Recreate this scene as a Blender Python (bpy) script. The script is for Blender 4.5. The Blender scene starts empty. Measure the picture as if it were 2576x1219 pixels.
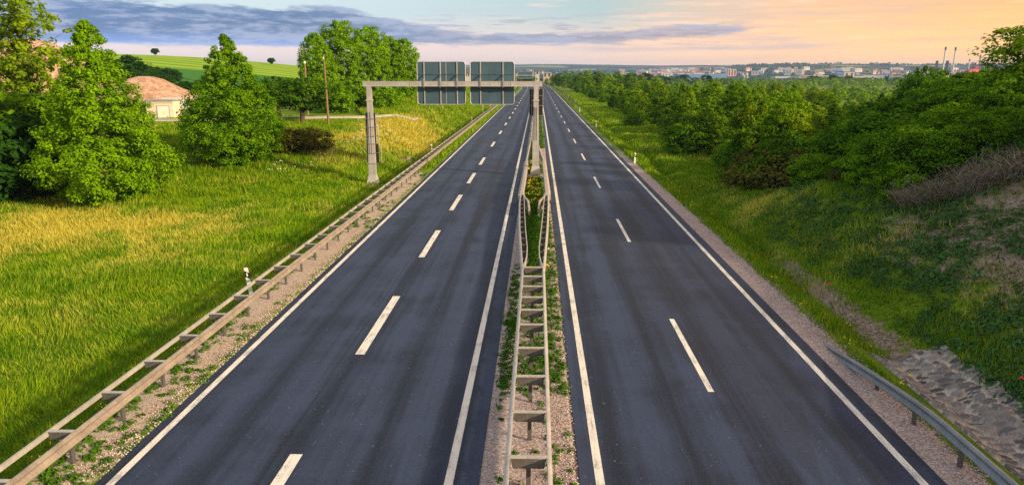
import bpy, math, random
import numpy as np
from mathutils import Vector

# ------------------------------------------------------------------ basics
random.seed(7)
RNG = np.random.default_rng(11)
S = bpy.context.scene
COL = S.collection
R = math.radians
CAM = np.array((0.0, 0.0, 8.5))
FPX, CXP, CYP = 1800.0, 1288.0, 609.5          # focal length and centre in picture units (2576 wide)
PITCH = math.atan(424.5 / FPX)
YAW = -math.atan(65 / FPX * math.cos(PITCH))   # negative: looks a little left of the road axis
FWD = np.array((math.sin(YAW) * math.cos(PITCH), math.cos(YAW) * math.cos(PITCH), -math.sin(PITCH)))
RGT = np.array((math.cos(YAW), -math.sin(YAW), 0.0))
UPV = np.cross(RGT, FWD)


def ray(x, y):
    d = RGT * (x - CXP) / FPX + UPV * (CYP - y) / FPX + FWD
    return d


def at_depth(x, y, Y):
    d = ray(x, y)
    return CAM + d * (Y / d[1])


def at_height(x, y, z):
    d = ray(x, y)
    return CAM + d * ((z - CAM[2]) / d[2])


# ------------------------------------------------------------------ terrain shape
def ss(a, b, v):
    t = np.clip((np.asarray(v, float) - a) / (b - a), 0, 1)
    return t * t * (3 - 2 * t)


def hash2(ix, iy, seed=0):
    n = (ix.astype(np.int64) * 374761393 + iy.astype(np.int64) * 668265263 + seed * 974634777) & 0x7fffffff
    n = ((n ^ (n >> 13)) * 1274126177) & 0x7fffffff
    n = n ^ (n >> 16)
    return (n & 0xffff) / 65535.0


def vnoise(x, y, seed=0):
    x = np.asarray(x, float); y = np.asarray(y, float)
    ix = np.floor(x); iy = np.floor(y)
    fx = x - ix; fy = y - iy
    fx = fx * fx * (3 - 2 * fx); fy = fy * fy * (3 - 2 * fy)
    a = hash2(ix, iy, seed); b = hash2(ix + 1, iy, seed)
    c = hash2(ix, iy + 1, seed); d = hash2(ix + 1, iy + 1, seed)
    return (a * (1 - fx) + b * fx) * (1 - fy) + (c * (1 - fx) + d * fx) * fy


def fbm(x, y, seed=0, n=4):
    s = 0; a = 1; t = 0
    for k in range(n):
        s = s + a * vnoise(x * 2 ** k, y * 2 ** k, seed + k); t += a; a *= .5
    return s / t


def road_c(Y):
    Y = np.asarray(Y, float)
    return -np.clip(Y - 330, 0, None) ** 2 / 21000.0


def road_z(Y):
    Y = np.asarray(Y, float)
    return -np.clip(Y - 560, 0, 1200) ** 2 / 13000.0


def ground(X, Y):
    X = np.asarray(X, float); Y = np.asarray(Y, float)
    c = road_c(np.clip(Y, None, 900)); xr = X - c
    far = ss(450, 900, Y)
    zr = road_z(np.clip(Y, None, 1000))
    # left verge, ditch, side road bank
    bank = 3.3 * ss(54, 84, Y) * ss(-12.6, -19, xr)
    bank = bank + 2.0 * ss(95, 140, Y) * ss(-12.6, -22, xr)
    hump = .5 * (fbm(X / 9, Y / 9, 3) - .5)
    zl = -.8 * ss(-10.9, -12.3, xr) + (bank + hump * ss(-12, -16, xr))
    hill = 15.0 * ss(150, 430, Y) * ss(-30, -250, X) * (1 - ss(430, 900, Y))
    zl = zl + hill - 3.0 * ss(180, 420, Y) * ss(-20, -40, xr) * (1 - ss(-60, -130, X))
    # right verge, ditch, cutting slope
    ye = 54 + 1.5 * np.clip(xr - 20, 0, 40)
    E = 7.0 * (1 - ss(ye - 28, ye, Y))
    zd = -.05 * ss(9.7, 10.2, xr) - .55 * ss(10.2, 11.5, xr) + .4 * ss(11.5, 12.7, xr)
    sl = np.minimum(np.clip(xr - 12.7, 0, None) * .60, E)
    rough = (fbm(X / 3.5, Y / 3.5, 9) - .5)
    zrgt = zd + sl + rough * .9 * ss(13, 16, xr)
    zrgt = zrgt - 7 * ss(170, 520, Y) * ss(14, 60, xr)
    z = np.where(xr < 0, zl, zrgt)
    inside = (xr > -9.28) & (xr < 8.7)
    z = np.where(inside, -.10, z - .015)
    med = (xr > -1.22) & (xr < 1.0)
    z = np.where(med, -.012 + .03 * (fbm(X * 3, Y * 3, 5) - .5), z)
    z = z + zr
    # far valley with the town, then hills
    az = np.degrees(np.arctan2(X, np.clip(Y, 1, None)))
    valley = -30 * ss(700, 1700, Y)
    amp = 46 + 42 * ss(8, 19, az)
    rise = amp * ss(2000, 4300, Y) * (.82 + .36 * fbm(X / 900, Y / 900, 21))
    zfar = valley + rise + 12 * (fbm(X / 260, Y / 260, 33) - .5) * ss(1700, 2800, Y)
    ridge = 62 * ss(4600, 6600, Y) * (.7 + .6 * fbm(X / 1700, Y / 2500 + 4, 41, 3)) * (1 - .9 * ss(9, 24, az))
    zfar = zfar + ridge
    hl = hill * ss(450, 600, Y)
    return z * (1 - far) + (zfar + hl + zr * 0) * far


def gz(x, y):
    return float(ground(np.array([x]), np.array([y]))[0])


def hit(x, y, y0=8.0, y1=7400.0):
    d = ray(x, y)
    Ys = y0 * (y1 / y0) ** np.linspace(0, 1, 2600)
    P = CAM[None, :] + d[None, :] * (Ys / d[1])[:, None]
    below = P[:, 2] < ground(P[:, 0], P[:, 1])
    k = int(np.argmax(below)) if below.any() else len(Ys) - 1
    return P[k]


# ------------------------------------------------------------------ node helpers
def lin(r, g, b):
    f = lambda c: (c / 255) / 12.92 if c / 255 <= .04045 else ((c / 255 + .055) / 1.055) ** 2.4
    return (f(r), f(g), f(b), 1)


class NT:
    def __init__(s, tree):
        s.t = tree; s.n = tree.nodes; s.l = tree.links; s.n.clear()

    def put(s, sock, v):
        if isinstance(v, bpy.types.NodeSocket):
            s.l.new(v, sock)
        elif v is not None:
            if isinstance(v, (tuple, list)) and len(v) == 3 and sock.type == 'RGBA':
                v = tuple(v) + (1,)
            sock.default_value = v

    def m(s, op, a, b=None, c=None, clamp=False):
        n = s.n.new('ShaderNodeMath'); n.operation = op; n.use_clamp = clamp
        s.put(n.inputs[0], a); s.put(n.inputs[1], b); s.put(n.inputs[2], c)
        return n.outputs[0]

    def sm(s, v, a, b, to0=0.0, to1=1.0):
        n = s.n.new('ShaderNodeMapRange'); n.interpolation_type = 'SMOOTHSTEP'
        s.put(n.inputs[0], v); s.put(n.inputs[1], a); s.put(n.inputs[2], b); s.put(n.inputs[3], to0); s.put(n.inputs[4], to1)
        return n.outputs[0]

    def mix(s, f, a, b, blend='MIX'):
        n = s.n.new('ShaderNodeMix'); n.data_type = 'RGBA'; n.blend_type = blend
        s.put(n.inputs[0], f); s.put(n.inputs[6], a); s.put(n.inputs[7], b)
        return n.outputs[2]

    def noise(s, vec, scale, detail=3, rough=.55, col=False):
        n = s.n.new('ShaderNodeTexNoise')
        s.put(n.inputs['Vector'], vec); n.inputs['Scale'].default_value = scale
        n.inputs['Detail'].default_value = detail; n.inputs['Roughness'].default_value = rough
        return n.outputs[1 if col else 0]

    def vor(s, vec, scale, out=0, feature='F1'):
        n = s.n.new('ShaderNodeTexVoronoi'); n.feature = feature
        s.put(n.inputs['Vector'], vec); n.inputs['Scale'].default_value = scale
        return n.outputs[out]

    def vec(s, v, scale=(1, 1, 1), loc=(0, 0, 0)):
        n = s.n.new('ShaderNodeMapping'); s.put(n.inputs[0], v)
        n.inputs['Scale'].default_value = scale; n.inputs['Location'].default_value = loc
        return n.outputs[0]

    def comb(s, x, y, z=0.0):
        n = s.n.new('ShaderNodeCombineXYZ'); s.put(n.inputs[0], x); s.put(n.inputs[1], y); s.put(n.inputs[2], z)
        return n.outputs[0]

    def sep(s, v):
        n = s.n.new('ShaderNodeSeparateXYZ'); s.put(n.inputs[0], v); return n.outputs

    def ramp(s, f, pts, interp='LINEAR'):
        n = s.n.new('ShaderNodeValToRGB'); s.put(n.inputs[0], f); cr = n.color_ramp; cr.interpolation = interp
        while len(cr.elements) > 1: cr.elements.remove(cr.elements[-1])
        for i, (p, c) in enumerate(pts):
            e = cr.elements[0] if i == 0 else cr.elements.new(p)
            e.position = p; e.color = tuple(c) if len(c) == 4 else tuple(c) + (1,)
        return n.outputs[0]

    def attr(s, name):
        n = s.n.new('ShaderNodeAttribute'); n.attribute_name = name; return n.outputs['Fac']

    def pos(s):
        return s.n.new('ShaderNodeNewGeometry').outputs['Position']

    def obj(s):
        return s.n.new('ShaderNodeTexCoord').outputs['Object']

    def bump(s, h, strength=.5, dist=.02):
        n = s.n.new('ShaderNodeBump'); s.put(n.inputs['Height'], h)
        n.inputs['Strength'].default_value = strength; n.inputs['Distance'].default_value = dist
        return n.outputs[0]

    def bsdf(s, col, rough=.8, metal=0.0, normal=None, spec=.3):
        p = s.n.new('ShaderNodeBsdfPrincipled')
        s.put(p.inputs['Base Color'], col); s.put(p.inputs['Roughness'], rough); s.put(p.inputs['Metallic'], metal)
        p.inputs['Specular IOR Level'].default_value = spec
        if normal is not None: s.put(p.inputs['Normal'], normal)
        return p.outputs[0]

    def out(s, sh):
        o = s.n.new('ShaderNodeOutputMaterial'); s.l.new(sh, o.inputs[0])


def newmat(name):
    m = bpy.data.materials.new(name); m.use_nodes = True
    return m, NT(m.node_tree)


def simple(name, col, rough=.6, metal=0.0, var=.15, scale=3.0, bump=0.0, spec=.3):
    m, t = newmat(name)
    p = t.obj()
    n = t.noise(p, scale, 4)
    n2 = t.noise(t.vec(p, (1, 1, .2)), scale * 6, 3)
    f = t.m('MULTIPLY_ADD', n2, .4, t.m('MULTIPLY', n, .6))
    a = tuple(c * (1 - var) for c in col[:3]); b = tuple(min(1, c * (1 + var)) for c in col[:3])
    c = t.mix(t.sm(f, .3, .7), a, b)
    nr = t.bump(n2, bump, .02) if bump else None
    t.out(t.bsdf(c, rough, metal, nr, spec))
    return m


def leafmat(name, dark, light, trans=.35, scale=.5, yellow=None, ov=.2):
    m, t = newmat(name)
    g = t.n.new('ShaderNodeNewGeometry')
    isl = g.outputs['Random Per Island']
    oi = t.n.new('ShaderNodeObjectInfo')
    n = t.noise(t.pos(), scale, 3)
    f = t.m('ADD', t.m('MULTIPLY', isl, .40), t.m('ADD', t.m('MULTIPLY', t.sm(n, .3, .7), .35), t.m('MULTIPLY', t.m('SUBTRACT', oi.outputs['Random'], .3), ov)))
    c = t.mix(f, dark, light)
    if yellow: c = t.mix(t.sm(t.m('ADD', t.m('MULTIPLY', isl, .4), t.noise(t.pos(), scale * .5, 2)), .80, 1.05), c, yellow)
    d = t.n.new('ShaderNodeBsdfDiffuse'); t.put(d.inputs[0], c)
    tr = t.n.new('ShaderNodeBsdfTranslucent'); t.put(tr.inputs[0], t.mix(1.0, c, (1.25, 1.15, .6), 'MULTIPLY'))
    x = t.n.new('ShaderNodeMixShader'); x.inputs[0].default_value = trans
    t.l.new(d.outputs[0], x.inputs[1]); t.l.new(tr.outputs[0], x.inputs[2])
    t.out(x.outputs[0])
    return m


# ------------------------------------------------------------------ mesh helpers
def mesh_np(name, V, F, mat=None, smooth=False, attrs=None):
    """V (n,3) and F (m,k) arrays with faces of one size"""
    V = np.asarray(V, np.float32); F = np.asarray(F, np.int32)
    me = bpy.data.meshes.new(name)
    me.vertices.add(len(V)); me.vertices.foreach_set('co', V.ravel())
    k = F.shape[1]
    me.loops.add(F.size); me.loops.foreach_set('vertex_index', F.ravel())
    me.polygons.add(len(F)); me.polygons.foreach_set('loop_start', np.arange(0, F.size, k, dtype=np.int32))
    if smooth: me.polygons.foreach_set('use_smooth', np.ones(len(F), bool))
    me.update(calc_edges=True)
    for an, av in (attrs or {}).items():
        a = me.attributes.new(an, 'FLOAT', 'POINT'); a.data.foreach_set('value', np.asarray(av, np.float32))
    if mat: me.materials.append(mat)
    return me


class MB:
    """collects boxes, tubes and sweeps and links them as ONE mesh object"""
    def __init__(s): s.v = []; s.f = []; s.mi = []

    def add(s, V, F, mi=0):
        o = len(s.v); s.v += [tuple(map(float, p)) for p in V]
        for f in F: s.f.append(tuple(i + o for i in f)); s.mi.append(mi)

    def box(s, c, d, mi=0, top=None):
        x, y, z = c; a, b, h = d[0] / 2, d[1] / 2, d[2] / 2
        ta, tb = (a, b) if top is None else (top[0] / 2, top[1] / 2)
        V = [(x - a, y - b, z - h), (x + a, y - b, z - h), (x + a, y + b, z - h), (x - a, y + b, z - h),
             (x - ta, y - tb, z + h), (x + ta, y - tb, z + h), (x + ta, y + tb, z + h), (x - ta, y + tb, z + h)]
        s.add(V, [(0, 3, 2, 1), (4, 5, 6, 7), (0, 1, 5, 4), (1, 2, 6, 5), (2, 3, 7, 6), (3, 0, 4, 7)], mi)
        return s

    def tube(s, pts, rad, n=8, mi=0):
        pts = [np.array(p, float) for p in pts]
        rad = [rad] * len(pts) if np.isscalar(rad) else rad
        V = []; F = []
        for i, p in enumerate(pts):
            t = pts[min(i + 1, len(pts) - 1)] - pts[max(i - 1, 0)]; t = t / (np.linalg.norm(t) + 1e-9)
            a = np.cross(t, (0, 0, 1) if abs(t[2]) < .9 else (1, 0, 0)); a /= np.linalg.norm(a); b = np.cross(t, a)
            for k in range(n):
                an = 2 * math.pi * k / n; V.append(p + rad[i] * (a * math.cos(an) + b * math.sin(an)))
        for i in range(len(pts) - 1):
            for k in range(n):
                F.append((i * n + k, i * n + (k + 1) % n, (i + 1) * n + (k + 1) % n, (i + 1) * n + k))
        F.append(tuple(range(n))[::-1]); F.append(tuple(range((len(pts) - 1) * n, len(pts) * n)))
        s.add(V, F, mi); return s

    def sweep(s, prof, path, side=1, mi=0):
        """closed profile of (lateral, height) carried along a path on the ground plan; lateral points to side"""
        path = [np.array(p, float) for p in path]; n = len(prof); V = []; F = []
        for i, p in enumerate(path):
            t = path[min(i + 1, len(path) - 1)] - path[max(i - 1, 0)]
            t[2] = 0; t /= np.linalg.norm(t); l = np.array((t[1], -t[0], 0)) * side
            for d, z in prof: V.append(p + l * d + np.array((0, 0, z)))
        for i in range(len(path) - 1):
            for k in range(n):
                q = (i * n + k, i * n + (k + 1) % n, (i + 1) * n + (k + 1) % n, (i + 1) * n + k)
                F.append(q if side < 0 else q[::-1])
        F.append(tuple(range(n))); F.append(tuple(range((len(path) - 1) * n, len(path) * n))[::-1])
        s.add(V, F, mi); return s

    def build(s, name, mats, parent=None, smooth=False, loc=None):
        me = bpy.data.meshes.new(name)
        me.from_pydata(s.v, [], s.f)
        mats = mats if isinstance(mats, (list, tuple)) else [mats]
        for m in mats: me.materials.append(m)
        if len(mats) > 1: me.polygons.foreach_set('material_index', s.mi)
        if smooth: me.polygons.foreach_set('use_smooth', [True] * len(s.f))
        me.update()
        return link(name, me, parent, loc)


def link(name, me, parent=None, loc=None):
    o = bpy.data.objects.new(name, me); COL.objects.link(o)
    if parent is not None: o.parent = parent
    if loc is not None: o.location = loc
    return o


def tag(o, label=None, cat=None, group=None, kind=None):
    if label: o['label'] = label
    if cat: o['category'] = cat
    if group: o['group'] = group
    if kind: o['kind'] = kind
    return o


def thing(name, label, cat, loc=(0, 0, 0), rz=0.0, group=None):
    o = bpy.data.objects.new(name, None); COL.objects.link(o); o.empty_display_size = .3
    o.location = loc; o.rotation_euler = (0, 0, rz)
    return tag(o, label, cat, group)


def struct(o):
    o['kind'] = 'structure'; return o


def copy_tree(o, parent=None):
    c = o.copy(); COL.objects.link(c)
    if parent is not None: c.parent = parent
    for ch in o.children: copy_tree(ch, c)
    return c


# ------------------------------------------------------------------ materials
M = {}
M['galv'] = simple('galvanised_steel', (.46, .42, .38), .55, .35, .18, 1.5)
M['galv_dark'] = simple('weathered_steel', (.10, .095, .09), .7, .2, .3, 4)
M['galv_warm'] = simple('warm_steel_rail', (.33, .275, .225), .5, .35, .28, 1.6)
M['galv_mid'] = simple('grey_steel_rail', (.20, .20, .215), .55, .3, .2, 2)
M['gantry'] = simple('gantry_steel', (.40, .38, .36), .5, .3, .2, 1.2)
M['aluminium'] = simple('sign_back_aluminium', (.055, .105, .140), .55, .2, .14, .8)
M['trim'] = simple('sign_frame_aluminium', (.45, .43, .40), .5, .3, .1, 2)
M['bracket'] = simple('bracket_steel', (.13, .14, .18), .6, .2, .2, 3)
M['black'] = simple('black_board', (.013, .014, .018), .6, 0, .3, 3)
M['white_plastic'] = simple('white_plastic', (.74, .72, .68), .5, 0, .08, 6)
M['concrete'] = simple('concrete', (.36, .31, .27), .9, 0, .25, 2.5, .3)
M['bark'] = simple('bark', (.09, .065, .045), .9, 0, .35, 3, .6)
M['twig'] = simple('dry_twig', (.27, .21, .175), .9, 0, .3, 3)
M['pole_wood'] = simple('pole_wood', (.20, .135, .07), .85, 0, .25, 1.5, .3)
M['leaf'] = leafmat('leaf_linden', (.035, .135, .003), (.31, .55, .008), .38, .9)
M['leaf_airy'] = leafmat('leaf_airy', (.10, .20, .006), (.34, .48, .014), .45, .5, (.34, .42, .02))
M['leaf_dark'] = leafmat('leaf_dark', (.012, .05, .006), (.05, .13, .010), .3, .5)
M['leaf_wood'] = leafmat('leaf_wood', (.009, .055, .003), (.24, .44, .008), .36, .22, (.36, .36, .012), .55)
M['leaf_bank'] = leafmat('leaf_bank', (.009, .052, .004), (.18, .36, .010), .32, .35, None, .5)
M['leaf_brown'] = leafmat('leaf_brown', (.04, .06, .010), (.20, .185, .03), .3, 1.2)
M['leaf_far'] = leafmat('leaf_far', (.012, .045, .02), (.05, .10, .03), .2, .02)

# ground
m, t = newmat('ground_cover')
P = t.pos(); px, py, pz = t.sep(P)
n_big = t.noise(P, .09, 4); n_mid = t.noise(P, .55, 4); n_fin = t.noise(P, 7, 5, .65); n_gr = t.noise(P, 32, 3, .7)
gcol = t.mix(t.sm(n_mid, .3, .7), (.06, .14, .008), (.20, .28, .014))
gcol = t.mix(t.m('MULTIPLY', t.sm(n_fin, .35, .7), .6), gcol, (.045, .075, .008))
dry = t.m('ADD', t.attr('dry'), t.m('MULTIPLY', t.m('SUBTRACT', n_mid, .5), .7))  # attribute mixes dry grass with painted sunlit patches
gcol = t.mix(t.sm(dry, .2, .9), gcol, t.mix(n_fin, (.30, .24, .03), (.50, .42, .09)))
soil = t.mix(t.sm(n_fin, .3, .7), (.18, .125, .10), (.37, .27, .215))
dirt = t.m('ADD', t.attr('dirt'), t.m('MULTIPLY', t.m('SUBTRACT', t.noise(P, 1.6, 5, .65), .5), 1.6))
gcol = t.mix(t.sm(dirt, .42, .62), gcol, soil)
peb = t.vor(P, 26, 1); pebv = t.sep(peb)[0]
grav_p = t.mix(pebv, (.22, .165, .15), (.56, .45, .42))
grav_b = t.mix(t.m('MULTIPLY_ADD', pebv, .5, t.m('MULTIPLY', n_fin, .5)), (.30, .23, .17), (.62, .50, .40))
grav = t.mix(t.sm(px, -6, -5), grav_b, grav_p)
grav = t.mix(t.m('MULTIPLY', t.sm(n_mid, .45, .75), .35), grav, (.22, .17, .14))
gmask = t.m('ADD', t.attr('gravel'), t.m('MULTIPLY', t.m('SUBTRACT', t.noise(P, 2.4, 5, .65), .5), .9))
gcol = t.mix(t.sm(gmask, .44, .58), gcol, grav)
# fields and far country
rows = t.m('SINE', t.m('MULTIPLY', t.m('ADD', py, t.m('MULTIPLY', px, .22)), .42))
fld = t.mix(t.sm(t.m('ADD', rows, t.m('MULTIPLY', n_big, .6)), -.2, 1.2), (.26, .40, .010), (.13, .25, .010))
fld = t.mix(t.sm(t.attr('field2'), .4, .6), t.mix(t.sm(t.m('SINE', t.m('MULTIPLY', t.m('ADD', px, t.m('MULTIPLY', py, .8)), .25)), .9, 1), (.045, .17, .012), (.03, .09, .01)), fld)
gcol = t.mix(t.sm(t.attr('field'), .35, .65), gcol, fld)
fn = t.noise(P, .006, 4); fn2 = t.noise(P, .0016, 2)
farc = t.mix(t.sm(fn, .4, .6), (.012, .035, .022), (.045, .075, .035))
farc = t.mix(t.sm(fn2, .56, .60), farc, (.24, .25, .07))
gcol = t.mix(t.attr('far'), gcol, farc)
hgt = t.m('ADD', t.m('MULTIPLY', n_fin, .6), t.m('MULTIPLY', n_gr, .4))
t.out(t.bsdf(gcol, .95, 0, t.bump(hgt, .8, .06), .1))
M['ground'] = m

m, t = newmat('asphalt')
P = t.pos(); px, py, pz = t.sep(P)
st = t.noise(t.comb(t.m('MULTIPLY', px, .9), t.m('MULTIPLY', py, .03)), 1.3, 4, .6)
st2 = t.noise(t.comb(t.m('MULTIPLY', px, 3.2), t.m('MULTIPLY', py, .05)), 1.0, 3, .6)
bl = t.noise(P, .35, 4, .6)
gr = t.noise(P, 45, 2, .8); sp = t.vor(P, 30, 1); spv = t.sep(sp)[0]
# wheel tracks: worn a little lighter along each lane
wl = t.m('ABSOLUTE', t.m('SINE', t.m('MULTIPLY', t.m('ADD', px, t.m('MULTIPLY_ADD', t.noise(t.comb(0.0, t.m('MULTIPLY', py, .05)), 1.0, 2), .5, 5.2)), math.pi / 1.82)))
f = t.m('ADD', t.m('MULTIPLY', st, .45), t.m('ADD', t.m('MULTIPLY', st2, .25), t.m('MULTIPLY', bl, .30)))
f = t.m('MULTIPLY_ADD', t.m('SUBTRACT', wl, .5), t.m('MULTIPLY', bl, .30), f)
c = t.mix(t.sm(f, .40, .63), (.0055, .0092, .022), (.031, .047, .096))
gr2 = t.noise(P, 13, 4, .75)
c = t.mix(t.m('MULTIPLY', t.sm(gr2, .52, .68), .40), c, (.044, .064, .118))
c = t.mix(t.m('MULTIPLY', t.sm(gr2, .48, .34), .45), c, (.006, .008, .018))
c = t.mix(t.m('MULTIPLY', t.sm(gr, .5, .75), .45), c, (.054, .078, .138))
c = t.mix(t.sm(spv, .997, .999), c, (.13, .13, .14))
c = t.mix(t.m('MULTIPLY', t.sm(gr, .5, .3), .55), c, (.008, .009, .013))
# paving seams along the lane joints, crossing repair joints, drips of oil
seam = t.m('MINIMUM', t.m('ABSOLUTE', t.m('ADD', px, 5.92)), t.m('ABSOLUTE', t.m('SUBTRACT', px, 5.22)))
c = t.mix(t.m('MULTIPLY', t.sm(t.m('MULTIPLY_ADD', gr, .03, seam), .045, .025), .55), c, (.008, .008, .011))
tj = t.m('PINGPONG', t.m('ADD', py, t.m('MULTIPLY', t.m('SIGN', px), 9.0)), 39.0)
c = t.mix(t.m('MULTIPLY', t.sm(t.m('MULTIPLY_ADD', gr, .06, tj), .10, .05), .45), c, (.009, .009, .012))
rp = t.vor(t.comb(t.m('MULTIPLY', px, .28), t.m('MULTIPLY', py, .035)), 1.0, 1); rpv = t.sep(rp)[0]
c = t.mix(t.m('MULTIPLY', t.sm(rpv, .86, .88), .30), c, (.014, .015, .024))
t.out(t.bsdf(c, t.m('MULTIPLY_ADD', st, .2, .62), 0, t.bump(gr, .5, .01), .35))
M['asphalt'] = m

m, t = newmat('road_paint')
P = t.pos()
w = t.noise(P, 22, 4, .75); w2 = t.noise(P, 1.3, 3)
w3 = t.noise(t.vec(P, (1, .12, 1)), 9, 4, .7)
c = t.mix(t.sm(t.m('MULTIPLY_ADD', w2, .35, t.m('MULTIPLY_ADD', w3, .5, t.m('MULTIPLY', w, .5))), .70, .54), (.72, .68, .60), (.34, .33, .32))
t.out(t.bsdf(c, .7, 0, t.bump(w, .5, .01)))
M['paint'] = m

m, t = newmat('side_road')
P = t.pos(); n = t.noise(P, .8, 4)
t.out(t.bsdf(t.mix(n, (.42, .33, .27), (.60, .48, .40)), .9, 0, t.bump(t.noise(P, 20, 3), .4, .01)))
M['side_road'] = m

m, t = newmat('gravel_heap')
P = t.pos(); n = t.noise(t.vec(P, (1, 1, .35)), .9, 6, .7); n2 = t.noise(P, 9, 3)
t.out(t.bsdf(t.mix(t.sm(n, .35, .65), (.46, .25, .15), (.78, .51, .36)), .95, 0, t.bump(t.m('ADD', n, t.m('MULTIPLY', n2, .4)), 1.0, .8)))
M['heap'] = m

m, t = newmat('ditch_stone')
P = t.pos()
isl = t.attr('stone')
c = t.mix(isl, (.06, .058, .062), (.27, .235, .22))
c = t.mix(t.attr('joint'), c, (.54, .45, .36))
t.out(t.bsdf(t.mix(t.m('MULTIPLY', t.sm(t.noise(P, 5, 5), .5, .7), .4), c, (.14, .115, .10)), .9, 0, t.bump(t.noise(P, 30, 3), .5, .02)))
M['stone'] = m

m, t = newmat('grass_blade')
g = t.n.new('ShaderNodeNewGeometry'); isl = g.outputs['Random Per Island']; P = g.outputs['Position']
nm = t.noise(P, .42, 5, .65)
c = t.mix(t.sm(t.m('MULTIPLY_ADD', isl, .45, nm), .45, .98), (.065, .20, .005), (.30, .42, .012))
dr = t.m('ADD', t.attr('dry'), t.m('MULTIPLY', t.m('SUBTRACT', t.m('MULTIPLY_ADD', isl, .8, nm), .9), .55))
c = t.mix(t.sm(dr, .12, .75), c, t.mix(isl, (.38, .34, .02), (.66, .60, .12)))
d = t.n.new('ShaderNodeBsdfDiffuse'); t.put(d.inputs[0], c)
tr = t.n.new('ShaderNodeBsdfTranslucent'); t.put(tr.inputs[0], c)
x = t.n.new('ShaderNodeMixShader'); x.inputs[0].default_value = .4
t.l.new(d.outputs[0], x.inputs[1]); t.l.new(tr.outputs[0], x.inputs[2]); t.out(x.outputs[0])
M['grass'] = m
M['weed'] = leafmat('weed_leaf', (.025, .080, .022), (.12, .24, .065), .3, .8)
M['median_weed'] = leafmat('median_weed', (.03, .10, .008), (.11, .24, .015), .3, 1.5)
M['yellow'] = simple('yellow_petals', (.85, .74, .02), .7, 0, .15, 4)
M['red'] = simple('poppy_petals', (.75, .03, .02), .6, 0, .15, 4)
M['town_cream'] = simple('town_render', (.50, .40, .31), .85, 0, .1, .1)
M['town_white'] = simple('town_white_render', (.50, .46, .43), .85, 0, .1, .1)
M['cream'] = simple('cream_render', (.72, .58, .44), .85, 0, .1, .1)
M['white_wall'] = simple('white_render', (.74, .68, .62), .85, 0, .08, .1)
M['pinkwall'] = simple('pink_render', (.60, .36, .30), .85, 0, .1, .1)
M['bluewall'] = simple('blue_cladding', (.12, .22, .42), .6, 0, .1, .1)
M['greywall'] = simple('grey_cladding', (.36, .40, .45), .7, 0, .1, .1)
M['darkwin'] = simple('dark_glazing', (.045, .055, .08), .25, 0, .2, .1, 0, .5)
M['redroof'] = simple('red_tile_roof', (.26, .10, .075), .85, 0, .2, .2)
M['greyroof'] = simple('grey_roof', (.30, .31, .33), .85, 0, .15, .1)
M['palehall'] = simple('pale_metal_roof', (.42, .50, .58), .6, 0, .1, .05)
M['redclad'] = simple('red_cladding', (.75, .10, .04), .6, 0, .1, .1)
M['purple'] = simple('purple_cladding', (.28, .04, .10), .6, 0, .1, .1)
M['lilac'] = simple('lilac_cladding', (.48, .28, .36), .6, 0, .1, .1)
M['stack'] = simple('stack_steel', (.50, .47, .46), .6, .1, .1, .1)
M['stack_dark'] = simple('dark_stack', (.10, .09, .10), .7, 0, .1, .1)

# ------------------------------------------------------------------ world
w = bpy.data.worlds.new('World'); S.world = w; w.use_nodes = True
SUN_AZ, SUN_EL = 118.0, 20.0            # degrees to the right of the road axis, and up
t = NT(w.node_tree)
D = t.n.new('ShaderNodeTexCoord').outputs['Generated']
dx, dy, dz = t.sep(D)
az = t.m('MULTIPLY', t.m('ARCTAN2', dx, dy), 57.2958)
el = t.m('MULTIPLY', t.m('ARCSINE', dz), 57.2958)
a01 = t.m('MULTIPLY_ADD', az, 1 / 80.0, .5, True)      # -40..40 degrees -> 0..1
U = lambda a: (a + 40) / 80.0
uv = t.comb(t.m('MULTIPLY', az, .11), t.m('MULTIPLY', el, .62))
n1 = t.noise(uv, 1.1, 8, .64)
n2 = t.noise(t.vec(uv, (.6, 1.3, 1), (7, 3, 0)), 1.4, 6, .6)
n3 = t.noise(t.vec(uv, (2.5, 2.5, 1), (1, 9, 0)), 1.5, 8, .65)
low = t.ramp(a01, [(0, (.84, .70, .68)), (.5, (.82, .63, .55)), (.72, (1.04, .61, .31)), (1, (1.18, .60, .11))])
high = t.ramp(a01, [(0, (.62, .72, .74)), (.35, (.52, .63, .66)), (.56, (.40, .52, .52)), (.72, (.84, .52, .30)), (1, (.92, .45, .14))])
base = t.mix(t.sm(t.m('MULTIPLY_ADD', t.m('SUBTRACT', n2, .5), 3.0, el), 1.6, 4.8), low, high)
wisp = t.m('MULTIPLY', t.sm(n2, .50, .68), t.sm(az, -12, 4))
base = t.mix(t.m('MULTIPLY', wisp, t.sm(el, 1.8, 3.6)), base, t.ramp(a01, [(0, (.8, .7, .66)), (.55, (.86, .62, .50)), (1, (.90, .58, .33))]))
hh = t.ramp(a01, [(0, (.66,) * 3), (U(-15), (.64,) * 3), (U(-10), (.40,) * 3), (U(-5), (.27,) * 3), (U(5), (.29,) * 3), (U(13), (.27,) * 3), (U(17), (.12,) * 3), (U(21), (0,) * 3)])
cc = t.ramp(a01, [(0, (.68,) * 3), (U(-15), (.66,) * 3), (U(-10), (.57,) * 3), (U(-5), (.52,) * 3), (U(5), (.53,) * 3), (U(13), (.60,) * 3), (U(17), (.67,) * 3), (1, (.67,) * 3)])
hh = t.m('MULTIPLY_ADD', hh, 2.7, -.24); cc = t.m('MULTIPLY', cc, 5.0)
dd = t.m('SUBTRACT', el, cc)
up = t.m('MULTIPLY', t.sm(dd, -.2, .4), .9)
am = t.m('MULTIPLY_ADD', up, 2.2, .7)
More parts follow.
